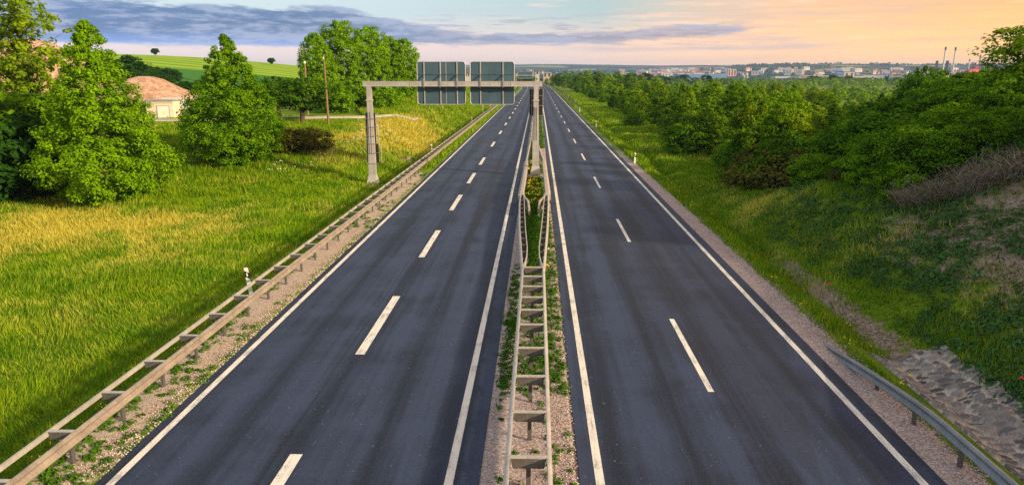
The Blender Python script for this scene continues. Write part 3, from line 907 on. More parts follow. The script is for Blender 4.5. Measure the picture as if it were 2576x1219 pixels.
G2 = thing('sign_gantry', 'distant sign gantry showing above the near gantry beam where the road ends', 'sign gantry', (float(road_c(FY)), FY, 0), 0, 'sign gantries over the left carriageway')
gantry(G2, -13.5, -.2, 7.2, 0, [(-12.2, -2.2, 5.0, 9.7, ([], []))], False)

# ------------------------------------------------------------------ foliage
def quads(C, Nn, size, rng, aspect=.62):
    """one rhombic leaf per centre"""
    n = len(C)
    Nn = Nn / (np.linalg.norm(Nn, axis=1, keepdims=True) + 1e-9)
    a = rng.normal(size=(n, 3)); a -= Nn * (a * Nn).sum(1, keepdims=True); a /= np.linalg.norm(a, axis=1, keepdims=True) + 1e-9
    b = np.cross(Nn, a); s = np.asarray(size).reshape(-1, 1)
    V = np.stack([C - a * s, C + b * s * aspect, C + a * s, C - b * s * aspect], 1).reshape(-1, 3)
    return V, np.arange(n * 4, dtype=np.int32).reshape(-1, 4)


def crown(profile, h0, h1, n_clump, per, leaf, rc, seed, fill=.15, squash=.75, shell=.45):
    """profile(t, angle) is the crown radius at height fraction t"""
    rng = np.random.default_rng(seed)
    t_ = rng.random(n_clump * 4); ang = rng.random(n_clump * 4) * 2 * math.pi
    rad = profile(t_, ang); keep = rng.random(len(t_)) < np.clip(rad / rad.max() + .06, 0, 1)
    t_, ang, rad = t_[keep][:n_clump], ang[keep][:n_clump], rad[keep][:n_clump]
    u = 1 - shell * rng.random(len(t_)) ** 1.6
    inner = rng.random(len(t_)) < fill; u[inner] *= rng.random(inner.sum())
    r_ = np.clip(rad * u - rc * .5, 0, None)
    CC = np.stack([np.cos(ang) * r_, np.sin(ang) * r_, h0 + (h1 - h0) * t_], 1)
    rcs = rc * (.6 + .7 * rng.random(len(CC))) * np.clip(.42 + .75 * rad / rad.max(), .32, 1.15)
    O = rng.normal(size=(len(CC), per, 3)); O /= np.linalg.norm(O, axis=2, keepdims=True)
    O *= (rng.random((len(CC), per, 1)) ** .45)
    out = np.stack([np.cos(ang), np.sin(ang), np.full(len(ang), .35)], 1)[:, None, :]
    Ps = CC[:, None, :] + O * rcs[:, None, None] * np.array((1, 1, squash))
    Nn = O * .8 + out * .30 + np.array((0, 0, .6)) + rng.normal(size=O.shape) * .38
    sz = leaf * (.6 + .7 * rng.random(Ps.shape[0] * per))
    return quads(Ps.reshape(-1, 3), Nn.reshape(-1, 3), sz, rng), CC


def limbs(mb, h, r0, tips, base_h, rng):
    mb.tube([(0, 0, -.4), (0, 0, base_h * .5), (.05, .03, base_h), (.0, .05, h * .55), (.03, 0, h * .93)], [r0 * 1.35, r0, r0 * .85, r0 * .5, r0 * .12], 8)
    for tp in tips:
        z = max(base_h * .8, min(h * .8, tp[2] - .55 * math.hypot(tp[0], tp[1])))
        mid = (tp[0] * .5 + rng.normal() * .15, tp[1] * .5 + rng.normal() * .15, z + (tp[2] - z) * .42)
        rr = r0 * (.38 * (1 - z / h) + .10)
        kz = [0, base_h * .5, base_h, h * .55, h * .93]
        mb.tube([(np.interp(z, kz, [0, 0, .05, 0, .03]), np.interp(z, kz, [0, 0, .03, .05, 0]), z), mid, tuple(tp)], [rr, rr * .6, rr * .18], 5)


def prof_cone(Rm, seed, lo=.5):
    def f(t_, a_):
        base_ = np.where(t_ < .22, lo + (1 - lo) * np.sin(t_ / .22 * math.pi / 2), np.clip((1.03 - t_) / .80, 0, 1) ** .74)
        return Rm * base_ * (.78 + .42 * (.55 + (vnoise(np.cos(a_) * 2.2 + 5, np.sin(a_) * 2.2 + t_ * 6, seed) - .55) * (1 - ss(.6, .85, t_))))
    return f


def prof_round(Rm, seed, peak=.5):
    def f(t_, a_):
        b_ = np.sqrt(np.clip(1 - ((t_ - peak) / np.where(t_ < peak, peak * 1.08, (1.03 - peak))) ** 2, 0, 1))
        return Rm * b_ * (.70 + .55 * vnoise(np.cos(a_) * 1.8 + 9, np.sin(a_) * 1.8 + t_ * 4, seed))
    return f


TREE = {}


def twig_proto(key, h, r, n, seed):
    rng = np.random.default_rng(seed); mb = MB()
    for k in range(n):
        a_ = rng.random() * 6.28; q = rng.random() ** .6 * r; t_ = rng.normal(size=3) * .3
        e = np.array((math.cos(a_) * q, math.sin(a_) * q, h * (.5 + .5 * rng.random())))
        m_ = e * .5 + t_ * np.array((1, 1, .4)); mb.tube([(e[0] * .3, e[1] * .3, -.1), m_, e], [.012, .009, .004], 3)
        for j in range(4):
            b_ = m_ + (e - m_) * rng.random(); mb.tube([b_, b_ + rng.normal(size=3) * .28 + np.array((0, 0, .15))], [.007, .003], 3)
    me = bpy.data.meshes.new('stem'); me.from_pydata(mb.v, [], mb.f); me.materials.append(M['twig']); me.update()
    (V, F), CC = crown(prof_round(r, seed, .45), .1, h, 50, 14, .05, .4, seed)
    TREE[key] = (mesh_np('crown', V, F, M['leaf_brown']), me, h)


def tree_proto(key, prof, h, h0, n_clump, per, leaf, rc, mat, r0, seed, ntips=14, fill=.15, shell=.45, squash=.75):
    (V, F), CC = crown(prof, h0, h, n_clump, per, leaf, rc, seed, fill, squash, shell)
    cm_ = mesh_np('crown', V, F, mat)
    rng = np.random.default_rng(seed + 1); mb = MB()
    tips = CC[rng.permutation(len(CC))[:ntips]]
    limbs(mb, h, r0, tips, max(h0, h * .16), rng)
    tm_ = bpy.data.meshes.new('trunk'); tm_.from_pydata(mb.v, [], mb.f); tm_.materials.append(M['bark']); tm_.update()
    TREE[key] = (cm_, tm_, h)


def plant(key, name, label, cat, x, y, h=None, rz=None, group=None, wide=1.0, z=None):
    cm_, tm_, h0 = TREE[key]
    s_ = (h or h0) / h0
    o = thing(name, label, cat, (x, y, (gz(x, y) if z is None else z) - .05), random.uniform(0, 6.28) if rz is None else rz, group)
    o.scale = (s_ * wide, s_ * wide, s_)
    link('crown', cm_, o); link('trunk' if name.endswith('tree') else 'stem', tm_, o)
    return o


tree_proto('linden1', prof_cone(5.0, 1), 12.8, .3, 820, 84, .105, .60, M['leaf'], .22, 101, 20)
tree_proto('linden2', prof_cone(4.9, 2, .6), 12.0, .3, 800, 84, .105, .60, M['leaf'], .22, 202, 20)
tree_proto('airy', prof_round(4.6, 3, .55), 15.0, 3.0, 420, 30, .17, .55, M['leaf_airy'], .20, 303, 70, .5, .8)
tree_proto('small', prof_round(3.6, 4, .5), 5.2, 1.9, 150, 60, .13, .58, M['leaf_bank'], .24, 404, 18)
tree_proto('oak1', prof_round(5.2, 5, .58), 15, 1.5, 430, 60, .19, .85, M['leaf'], .30, 505, 26, .2)
tree_proto('oak2', prof_round(4.6, 6, .5), 13, 1.0, 390, 60, .19, .85, M['leaf'], .26, 606, 24, .2)
for k in range(4):
    tree_proto('wood%d' % k, prof_round(3.0 + .3 * (k % 2), 20 + k, .36 + .05 * k), 9.0, .4, 185, 74, .14, .72, M['leaf_wood'], .15, 700 + k, 14, .12, .5, .55)
for k in range(2):
    tree_proto('spire%d' % k, prof_cone(3.1, 30 + k), 9.0, .3, 190, 74, .135, .70, M['leaf_wood'], .14, 720 + k, 14, .12, .5, .45)
for k in range(3):
    tree_proto('bush%d' % k, prof_round(2.2, 40 + k, .42), 3.0, .05, 95, 90, .085, .58, M['leaf_bank'], .05, 740 + k, 10, .12, .5, .5)
twig_proto('twigs', 1.5, 1.6, 130, 80)
tree_proto('darkbush', prof_round(2.6, 50, .45), 4.2, .05, 170, 40, .16, .62, M['leaf_dark'], .07, 750, 10)
tree_proto('brownbush', prof_round(2.2, 51, .4), 2.4, .05, 140, 40, .11, .45, M['leaf_brown'], .05, 760, 14)
tree_proto('slope', prof_round(3.4, 55, .45), 8.0, .3, 250, 50, .13, .62, M['leaf_wood'], .14, 790, 40, .4, .7)
tree_proto('lone', prof_round(4.2, 52, .55), 6.5, 1.2, 110, 30, .40, .95, M['leaf_dark'], .25, 770, 12)
tree_proto('shrub', prof_round(2.4, 53, .45), 3.4, .05, 150, 40, .14, .55, M['leaf'], .05, 780, 10)

# left side
p = at_height(270, 508, -.8); plant('linden1', 'linden_tree', 'bright green conical tree on the left meadow, nearest big tree to the guard rail', 'tree', p[0], p[1], 12.9, .4)
p2 = at_height(592, 415, .1); plant('linden2', 'linden_tree', 'dark green conical tree standing to the right of the transformer hut', 'tree', p2[0], p2[1], 11.6, 2.0)
pa = at_depth(75, 300, 62); plant('airy', 'loose_tree', 'tall loose yellow green tree at the left edge with sky through its branches', 'tree', pa[0], pa[1], 15.6)
pa = at_depth(-40, 300, 66); plant('airy', 'loose_tree', 'loose yellow green tree cut by the left edge of the picture', 'tree', pa[0], pa[1], 14.5, 2.5)
for i, (px_, py_, Y_, h_, key, lab) in enumerate([
        (40, 330, 58, 7.5, 'shrub', 'yellow green shrub under the tall loose tree at the left edge'),
        (130, 330, 61, 7.0, 'shrub', 'yellow green shrub tucked behind the bright conical tree'),
        (-30, 430, 51, 6.4, 'darkbush', 'dark bush cut by the left edge below the loose trees'),  # dark leaf colour of these bushes stands in for the conical tree's shadow
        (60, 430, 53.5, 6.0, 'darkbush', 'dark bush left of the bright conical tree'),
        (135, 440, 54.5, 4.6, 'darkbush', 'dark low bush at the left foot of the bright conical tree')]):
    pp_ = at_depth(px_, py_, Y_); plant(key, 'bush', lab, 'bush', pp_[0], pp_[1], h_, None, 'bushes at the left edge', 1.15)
p = at_depth(770, 335, 86); plant('small', 'small_tree', 'low spreading tree with a short bare trunk beside the side road rail', 'tree', p[0], p[1] - 1, 5.4, .5, None, 1.15)
p = at_depth(700, 250, 92); plant('small', 'small_tree', 'small spreading tree close behind the dark conical tree', 'tree', p[0], p[1], 5.6, 2.2)
for (px_, Y_, top, key, lab, wd) in [
        (862, 128, 52, 'oak1', 'tallest round tree of the clump behind the utility poles', .95),
        (800, 122, 84, 'oak2', 'yellow green tree in the clump, left behind the taller utility pole', .75),
        (935, 132, 66, 'oak1', 'dark round tree in the clump left of the sign gantry, third from the right', .85),
        (980, 136, 92, 'oak2', 'round tree in the clump left of the sign gantry, second from the right', .9),
        (1018, 138, 98, 'oak2', 'rightmost round tree of the clump, touching the left sign back', .85)]:
    pb = at_depth(px_, 240, Y_); zt = float(at_depth(px_, top, Y_)[2]); z_ = gz(pb[0], pb[1])
    plant(key, 'round_tree', lab, 'tree', pb[0], pb[1], zt - z_, None, 'clump of tall trees left of the gantry', wd)
for i, (px_, Y_, h_, lab) in enumerate([
        (905, 116, 4.2, 'leafy shrub under the tree clump, behind the gantry post'), (960, 112, 3.8, 'leafy shrub under the tree clump, right of the gantry post'),
        (1005, 124, 3.6, 'leafy shrub at the right foot of the tree clump'), (850, 108, 3.6, 'leafy shrub between the utility pole and the tree clump'),
        (800, 118, 4.2, 'leafy shrub left of the tall utility pole'), (1035, 150, 4.0, 'leafy shrub below the left sign back')]):
    pb = at_depth(px_, 300, Y_); plant('shrub', 'shrub', lab, 'shrub', pb[0], pb[1], h_, None, 'shrubs on the left bank', 1.25)
for i, (px_, py_, z_, h_, lab) in enumerate([(735, 408, 0, 2.3, 'reddish brown shrub on the bank, left of two'), (790, 400, .2, 2.2, 'reddish brown shrub on the bank, right of two')]):
    pb = at_height(px_, py_, z_); plant('brownbush', 'brown_shrub', lab, 'shrub', pb[0], pb[1], h_, None, 'brown shrubs on the left bank', 1.2)
for (px_, Y_, top, lab) in [(392, 420, 122, 'lone tree on the skyline of the green field'), (682, 425, 146, 'tiny lone tree on the field skyline, further right')]:
    pb = at_depth(px_, 150, Y_); z_ = gz(pb[0], pb[1]); zt = float(at_depth(px_, top, Y_)[2])
    plant('lone', 'lone_tree', lab, 'tree', pb[0], pb[1], max(3.0, zt - z_), .8, None, 1.0)
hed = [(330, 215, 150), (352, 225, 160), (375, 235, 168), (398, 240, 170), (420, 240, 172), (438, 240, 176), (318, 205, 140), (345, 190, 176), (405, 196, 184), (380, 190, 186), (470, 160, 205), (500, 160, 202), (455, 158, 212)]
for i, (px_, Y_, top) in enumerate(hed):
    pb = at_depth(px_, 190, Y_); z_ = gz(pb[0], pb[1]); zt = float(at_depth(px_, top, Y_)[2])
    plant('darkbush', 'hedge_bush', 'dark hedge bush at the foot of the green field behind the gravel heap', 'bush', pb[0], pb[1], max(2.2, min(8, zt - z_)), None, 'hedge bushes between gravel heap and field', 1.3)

# right wood
cand = []
rng = np.random.default_rng(5)
sky_tab = ([1380, 1420, 1480, 1560, 1640, 1720, 1800, 1900, 2000, 2080, 2140, 2180, 2260, 2340, 2420, 2600], [190, 181, 178, 186, 192, 200, 203, 197, 205, 214, 232, 240, 214, 196, 205, 190])
y = 57.0
while y < 330:
    st_ = 6.4 if y < 110 else 7.6 if y < 180 else 10.5
    x = 18.8 + rng.random() * 1.5 + float(road_c(y))
    while x < .74 * y + 12 and x < 130:
        xx, yy = x + rng.normal() * .9, y + rng.normal() * 1.2
        if yy > 56 + 1.3 * max(0, xx - 20): cand.append((xx, yy))
        x += st_ * (.9 + .35 * rng.random()) * (1 if x < 60 else 1.3)
    y += st_ * .95
cand.sort(key=lambda c: c[1])
cand = cand[:270]
for i, (x, y) in enumerate(cand):
    px_ = CXP + FPX * np.dot(np.array((x, y, 0)) - CAM, RGT) / np.dot(np.array((x, y, 5)) - CAM, FWD)
    cap = np.interp(px_, *sky_tab) + 8 + abs(rng.normal()) * 12 + (8 if y < 90 else 0)
    ztop = 8.5 - (cap - 185) * y / FPX
    edge_ = x - float(road_c(y)) < 22
    z_ = gz(x, y)
    h_ = float(np.clip(ztop - z_, 2.5, 11.5)) * (rng.uniform(.6, 1.05) if edge_ else rng.uniform(.72, 1.10))
    key = 'spire%d' % rng.integers(2) if rng.random() < .5 else 'wood%d' % rng.integers(4)
    lab = 'leafy tree at the roadside edge of the wood right of the motorway' if edge_ else 'leafy tree standing inside the wood right of the motorway'
    plant(key, 'wood_tree', lab, 'tree', x, y, h_, None, 'edge trees of the right wood' if edge_ else 'trees inside the right wood', rng.uniform(.82, 1.05) if h_ > 6 else 1.15)
# trees closing the view where the road ends
for i, (px_, Y_, top) in enumerate([(1375, 560, 196), (1390, 520, 190), (1405, 480, 186), (1420, 430, 180), (1440, 400, 181), (1460, 380, 184), (1480, 370, 178), (1505, 360, 178), (1530, 350, 182), (1555, 360, 180), (1585, 350, 186), (1615, 360, 188), (1650, 360, 192)]):
    pb = at_depth(px_, 200, Y_); z_ = gz(pb[0], pb[1]); zt = float(at_depth(px_, top, Y_)[2])
    plant('wood%d' % (i % 4), 'wood_tree', 'distant leafy tree where the motorway meets the horizon', 'tree', pb[0], pb[1], max(4, zt - z_), None, 'distant trees at the end of the motorway', 1.15)
for i, px_ in enumerate([1300, 1312, 1324, 1336, 1290, 1282]):
    pb = at_depth(px_, 205, 600); plant('bush%d' % (i % 3), 'bush', 'low distant bush beyond the left carriageway below the far gantry', 'bush', pb[0], pb[1], 4.2, None, 'distant bushes below the far gantry', 1.6, z=2.0)
# shrubs on the cutting slope
k_ = 0
yv = 27.5
while yv < 92:
    xv = 17.0
    while xv < 46:
        xx, yy = xv + rng.normal() * .6, yv + rng.normal() * .6
        lim = 30.5 if xx > 18.0 else 30.5 + (18.0 - xx) * 8
        if xx > 20: lim = 30.5 - min(3.5, (xx - 20) * .7)
        if yy > lim and xx < .80 * yy + 4 and yy < 55 + 1.3 * max(0, xx - 20):
            d_ = rng.random()
            h_ = rng.uniform(1.5, 2.7) * (1.0 if yy < 60 else 1.35)
            px_ = CXP + FPX * np.dot(np.array((xx, yy, 0)) - CAM, RGT) / np.dot(np.array((xx, yy, 5)) - CAM, FWD)
            ztop = 8.5 - (np.interp(px_, [2000, 2140, 2200, 2260, 2330, 2420, 2480, 2600], [230, 238, 218, 196, 180, 192, 180, 165]) + rng.normal() * 6 - 185) * yy / FPX
            h_ = max(1.0, min(h_ if yy < 46 else h_ * 1.6, ztop - gz(xx, yy)))
            if d_ < .12:
                plant('brownbush', 'brown_shrub', 'dry brown shrub among the green bushes on the right slope', 'shrub', xx, yy, h_ * .8, None, 'dry brown shrubs on the right slope', 1.1)
            else:
                plant('bush%d' % rng.integers(3), 'bush', 'dense green bush on the right cutting slope', 'bush', xx, yy, h_, None, 'bushes on the right cutting slope', rng.uniform(1.0, 1.35))
        xv += 2.5
    yv += 2.6
pt = at_depth(2545, 200, 44); z_ = gz(pt[0], pt[1])
plant('slope', 'slope_tree', 'tall loose tree on top of the slope at the right edge of the picture', 'tree', pt[0] + .9, pt[1], float(at_depth(2540, 58, 44)[2]) - z_, 1.2, None, 1.35)
pt = at_depth(2330, 200, 74); z_ = gz(pt[0], pt[1])
plant('small', 'slope_tree', 'round topped small tree rising above the slope bushes in front of the chimneys', 'tree', pt[0], pt[1], float(at_depth(2330, 168, 74)[2]) - z_, 1.2, None, .5)
for i, (px_, py_, z_, h_, lab) in enumerate([(2000, 425, -.4, 5.6, 'bright green bush tree at the front edge of the wood, right of the meadow'), (1720, 395, -.4, 3.4, 'low round bush at the front of the wood'),
                                             (1600, 322, -.4, 3.0, 'low bush on the verge near the second delineator'), (1880, 440, -.4, 3.2, 'low bush at the front of the wood, left of the bright bush tree')]):
    pb = at_height(px_, py_, z_); plant('spire0' if i == 0 else 'bush%d' % (i % 3), 'bush', lab, 'bush', pb[0], pb[1], h_, None, 'bushes along the front of the wood', 1.2)

for i, (px_, py_, h_) in enumerate([(1838, 458, .8), (1895, 466, 1.0), (1975, 470, .7), (2020, 466, .9), (2110, 455, .7)]):
    pb = hit(px_, py_); plant('brownbush', 'brown_shrub', 'low brown thicket at the foot of the wood above the bright grass', 'shrub', pb[0], pb[1], h_, None, 'brown thicket along the foot of the wood', 1.35)
for i, (px_, py_, h_) in enumerate([(2290, 520, 1.0), (2345, 515, 1.1), (2400, 500, 1.0), (2455, 480, 1.2), (2510, 462, 1.1), (2560, 445, 1.2)]):
    pb = hit(px_, py_); plant('twigs', 'brown_shrub', 'leafless grey brown thicket along the lower edge of the slope bushes', 'shrub', pb[0], pb[1], h_, None, 'leafless thicket on the right slope', 1.2)

# ------------------------------------------------------------------ grass and weeds
def blades(name, n, area, hmin, hmax, wid, mat, keep, lean=.35, seed=0, size_by_dist=True, label=None):
    rng = np.random.default_rng(seed)
    x = rng.uniform(area[0], area[1], n); lo, hi = area[2], area[3]
    y = lo * (hi / lo) ** rng.random(n)            # denser close by
    k = keep(x, y, rng); x, y = x[k], y[k]; n = len(x)
    z = ground(x, y)
    sc = np.clip(np.hypot(x, y) / 26, .75, 2.6) if size_by_dist else np.ones(n)
    cl = vnoise(x / .8, y / .8, 55)
    h = (hmin + (hmax - hmin) * rng.random(n) * (.15 + 1.5 * cl * vnoise(x / 3.1, y / 3.1, 58) * 1.6)) * (1 + .25 * (sc - 1)); wv = wid * sc * (.7 + .6 * rng.random(n))
    a = rng.random(n) * 2 * math.pi; la = rng.normal(size=n) * .9 + 9 * vnoise(x / 2.5, y / 2.5, 57); ln = lean * 1.5 * rng.random(n) * h
    bx, by = np.cos(a) * wv / 2, np.sin(a) * wv / 2
    A = np.stack([x - bx, y - by, z - .02], 1); B = np.stack([x + bx, y + by, z - .02], 1)
    C = np.stack([x + np.cos(la) * ln, y + np.sin(la) * ln, z + h], 1)
    V = np.stack([A, B, C], 1).reshape(-1, 3)
    dr = np.repeat(dry_or_lit_at(x, y), 3)
    o = link(name, mesh_np(name, V, np.arange(n * 3).reshape(-1, 3), mat, False, dict(dry=dr)))
    return tag(o, label, 'grass', None, 'stuff')


def keep_left(x, y, rng):
    vis = x > -.80 * y - 6
    edge_ = ss(-11.2, -12.3, x + .5 * (fbm(x, y, 8) - .5)) + .8 * ss(60, 70, y) * (x < -9.6)
    d = .62 * np.exp(-((x + 11.9) / .5) ** 2) * (1 - ss(26, 40, y))
    return vis & (rng.random(len(x)) < edge_ * (1 - .9 * (d > .35)))


blades('grass', 520000, (-52, -9.6, 9.5, 100), .13, .38, .032, M['grass'], keep_left, .5, 1, True, 'long green and straw coloured grass of the left meadow')
blades('grass', 150000, (-36, -9.6, 75, 270), .25, .55, .07, M['grass'], lambda x, y, r: (x < -9.7) & (x > -9.9 - (y - 60) * .35), .5, 2, True, 'green and golden grass of the left bank beyond the gantry')


def keep_right(x, y, rng):
    e = ss(9.5, 10.3, x + .6 * (fbm(x * 1.3, y * 1.3, 12) - .5))
    pav = (x > 10.2) & (x < 12.9) & (y < 22.3)
    d = np.exp(-((x - 12.0) / .55) ** 2) * (1 - ss(28, 40, y))
    sl_ = 1 - (.60 * ss(13, 15, x) + .30 * ss(15.2, 17, x)) * (1 - ss(32, 42, y))
    return (rng.random(len(x)) < e * sl_ * (1 - .9 * d)) & ~pav & (x < .85 * y + 2)


blades('grass', 300000, (9.4, 30, 10, 75), .10, .40, .032, M['grass'], keep_right, .5, 3, True, 'green grass of the right verge and slope foot')
blades('grass', 70000, (9.5, 22, 70, 330), .2, .45, .07, M['grass'], lambda x, y, r: x > 9.7, .5, 4, True, 'grass verge in front of the right wood')


def weeds(name, C, per, rad, leaf, mat, seed, label, flat=.5, cat='weeds'):
    rng = np.random.default_rng(seed)
    n = len(C)
    O = rng.normal(size=(n, per, 3)) * np.array((1, 1, flat)); O[:, :, 2] = np.abs(O[:, :, 2])
    rr = (rad * (.5 + rng.random(n)))[:, None, None]
    P_ = (C[:, None, :] + O * rr * .6).reshape(-1, 3)
    Nn = (O + np.array((0, 0, .8)) + rng.normal(size=O.shape) * .4).reshape(-1, 3)
    V, F = quads(P_, Nn, leaf * (.6 + .8 * rng.random(len(P_))), rng, .5)
    return tag(link(name, mesh_np(name, V, F, mat)), label, cat, None, 'stuff')


def scatter(n, x0, x1, y0, y1, seed, keep=None):
    rng = np.random.default_rng(seed); x = rng.uniform(x0, x1, n); y = y0 * (y1 / y0) ** rng.random(n)
    if keep is not None:
        k = keep(x, y, rng); x, y = x[k], y[k]
    return np.stack([x, y, ground(x, y)], 1)


weeds('weeds', scatter(12000, 12.9, 30, 10, 46, 1, lambda x, y, r: (vnoise(x / 1.5, y / 1.5, 91) * .7 + .3 * vnoise(x / 4, y / 4, 92) + .22 * r.random(len(x)) > .545) & (x < .85 * y)), 24, .30, .07, M['weed'], 1, 'leafy dark weeds covering the bare right slope')
weeds('weeds', scatter(8000, 12.9, 26, 10, 40, 9, lambda x, y, r: x < .85 * y), 12, .16, .035, M['leaf_brown'], 6, 'low brown dead stalks and litter on the right slope')


def med_keep(x, y, r):
    d = np.abs(x + .13)
    start = ss(17.2, 18.6, y + .8 * (r.random(len(x)) - .5))
    side_ = (x > .30) & (y > 18) & (y < 90) | ((x < -.60) & (y > 18) & (y < 31)) | ((np.abs(x + .13) < .42) & (y > 18))
    stray = r.random(len(x)) < .05
    return (side_ & (r.random(len(x)) < start)) | stray


weeds('median_plants', scatter(2600, -1.05, .86, 9.5, 70, 3, med_keep), 22, .12, .045, M['median_weed'], 3, 'low green weeds growing on the gravel median', .7)
weeds('median_plants', scatter(2600, -.95, .62, 29.5, 84, 13, lambda x, y, r: ~((np.abs(y - 60.1) < 1.0) & (np.abs(x + .17) < .6)) & (x > np.interp(y, [29, 34, 44, 84], [-.30, -.45, -.85, -.6])) & (x < np.interp(y, [29, 34, 44, 84], [.05, .2, .5, .0]))), 26, .24, .05, M['median_weed'], 8, 'taller green growth on the median around the gantry footing', .9)
weeds('median_plants', scatter(1500, -.9, .8, 84, 330, 15), 12, .22, .10, M['median_weed'], 10, 'green strip of growth on the distant median', .7)
weeds('gravel_weeds', scatter(420, -10.9, -9.4, 10, 62, 4, lambda x, y, r: vnoise(x / .9, y / 1.6, 17) > .60), 26, .14, .05, M['median_weed'], 4, 'green weed tufts on the pale gravel below the left guard rail', .4)
weeds('rail_weeds', scatter(700, -11.6, -10.6, 10, 70, 5, lambda x, y, r: vnoise(x / .9, y / 1.2, 27) > .42), 24, .16, .055, M['median_weed'], 5, 'green weeds between the two strands of the left guard rail', .7)
fl = [scatter(46, -.75, .45, 54, 70, 21, lambda x, y, r: ~((np.abs(y - 60.1) < 1.0) & (np.abs(x + .17) < .5))), scatter(3, .3, .7, 24, 40, 22), scatter(22, -.6, .5, 46, 53, 23)]
C = np.concatenate(fl); C[:, 2] += .33
weeds('yellow_flowers', C, 16, .20, .045, M['yellow'], 31, 'yellow flowers blooming on the median around the gantry post', .4, 'flowers')
C = np.concatenate([scatter(16, -11.9, -10.7, 14, 40, 24), scatter(12, 9.8, 11.4, 17, 34, 25), scatter(30, 9.9, 11.5, 45, 70, 26)]); C[:, 2] += .22
weeds('yellow_flowers', C, 8, .12, .028, M['yellow'], 32, 'yellow wild flowers along both verges', .4, 'flowers')
C = scatter(170, -24, -15, 62, 84, 27, lambda x, y, r: np.abs((x + 19.5) * .9 + (y - 73) * -.35) < 1.6); C[:, 2] += .45
weeds('white_flowers', C, 9, .20, .05, M['white_plastic'], 33, 'white flower heads dotted over the left bank', .3, 'flowers')
for i, (px_, py_, z_, lab) in enumerate([(2566, 985, .5, 'large red poppy at the right edge of the slope'), (2084, 735, -.3, 'small red poppy by the bare ditch earth')]):
    pb = hit(px_, py_); g = thing('poppy', lab, 'flower', (pb[0], pb[1], pb[2]), 0, 'poppies on the right slope')
    part('stem', MB().tube([(0, 0, -.05), (.01, 0, .2), (.0, .01, .38)], .006, 5), M['weed'], g)
    rng2 = np.random.default_rng(i); mb = MB()
    for k in range(5):
        an = k * 1.257; e = np.array((math.cos(an), math.sin(an), .25)); s_ = np.array((-math.sin(an), math.cos(an), 0))
        c0 = np.array((0, 0, .38)); mb.add([c0, c0 + e * .05 - s_ * .045, c0 + e * .09 + np.array((0, 0, .03)), c0 + e * .05 + s_ * .045], [(0, 1, 2, 3)])
    part('petals', mb, M['red'], g)

def pebbles(C, smin, smax, mat, seed, label):
    rng = np.random.default_rng(seed); n = len(C)
    B = np.array([(1, 0, 0), (-1, 0, 0), (0, 1, 0), (0, -1, 0), (0, 0, .8), (0, 0, -.6)], float)
    s_ = (smin + (smax - smin) * rng.random(n) ** 2)[:, None, None]
    V = C[:, None, :] + B[None] * s_ * (.6 + .7 * rng.random((n, 6, 1))) + np.array((0, 0, .01))
    an = rng.random(n) * 6.28; ca, sa = np.cos(an)[:, None], np.sin(an)[:, None]
    L = V - C[:, None, :]; V = C[:, None, :] + np.stack([L[:, :, 0] * ca - L[:, :, 1] * sa, L[:, :, 0] * sa + L[:, :, 1] * ca, L[:, :, 2]], 2)
    T = np.array([(0, 2, 4), (2, 1, 4), (1, 3, 4), (3, 0, 4), (2, 0, 5), (1, 2, 5), (3, 1, 5), (0, 3, 5)])
    F = (np.arange(n) * 6)[:, None, None] + T[None]
    return tag(link('pebbles', mesh_np('pebbles', V.reshape(-1, 3), F.reshape(-1, 3), mat)), label, 'pebbles', None, 'stuff')


m, t = newmat('pebble_stone')
g = t.n.new('ShaderNodeNewGeometry')
t.out(t.bsdf(t.ramp(g.outputs['Random Per Island'], [(0, (.12, .10, .10)), (.5, (.36, .29, .26)), (1, (.66, .57, .50))]), .9))
M['pebble'] = m
M['clod'] = simple('earth_clod', (.22, .155, .12), .95, 0, .3, 6)
pebbles(scatter(9000, -11.2, -9.38, 9, 48, 61), .008, .035, M['pebble'], 61, 'loose stones on the pale gravel under the left guard rail')
pebbles(scatter(9000, 8.8, 10.0, 9, 48, 62), .008, .03, M['pebble'], 62, 'loose stones on the gravel strip of the right verge')
pebbles(scatter(9000, -1.17, .95, 9, 44, 63), .008, .026, M['pebble'], 63, 'loose stones on the gravel median')
pebbles(scatter(2600, 11.3, 12.9, 22, 38, 64, lambda x, y, r: np.abs(x - 12.05 - .3 * np.sin(y * .7)) < .5), .01, .05, M['clod'], 64, 'clods and stones along the eroded ditch earth')

# ------------------------------------------------------------------ left furniture
def base_at(px_, Y_):
    p = at_depth(px_, 200, Y_); return p[0], p[1], gz(p[0], p[1])


x, y, z = base_at(819, 84)
g = thing('utility_pole', 'tall wooden utility pole beside the low spreading tree', 'utility pole', (x, y, z), 0, 'wooden poles by the side road')
zt = float(at_depth(815, 138, 84)[2]) - z
part('pole', MB().tube([(.05, 0, -.3), (0, 0, zt * .5), (-.06, 0, zt)], [.14, .12, .09], 10), M['pole_wood'], g)
part('insulator', MB().tube([(-.06, -.12, zt - .5), (-.06, -.20, zt - .45)], .05, 6).tube([(-.06, -.20, zt - .45), (-.06, -.20, zt - .25)], .06, 8), M['white_plastic'], g)
part('step_band', MB().tube([(0, 0, zt * .6), (0, 0, zt * .6 + .08)], .16, 10), M['galv_dark'], g)
x, y, z = base_at(769, 104)
g = thing('utility_pole', 'shorter wooden pole with a white cap, left of the tall one', 'utility pole', (x, y, z), 0, 'wooden poles by the side road')
zt = float(at_depth(768, 160, 104)[2]) - z
part('pole', MB().tube([(0, 0, -.3), (0, 0, zt)], [.16, .13], 10), M['pole_wood'], g)
part('cap', MB().tube([(0, 0, zt), (0, 0, zt + .22), (0, 0, zt + .34)], [.15, .15, .05], 10), M['white_plastic'], g)
x, y, z = base_at(757, 106)
g = thing('bollard_post', 'dark steel post beside the shorter wooden pole', 'post', (x, y, z))
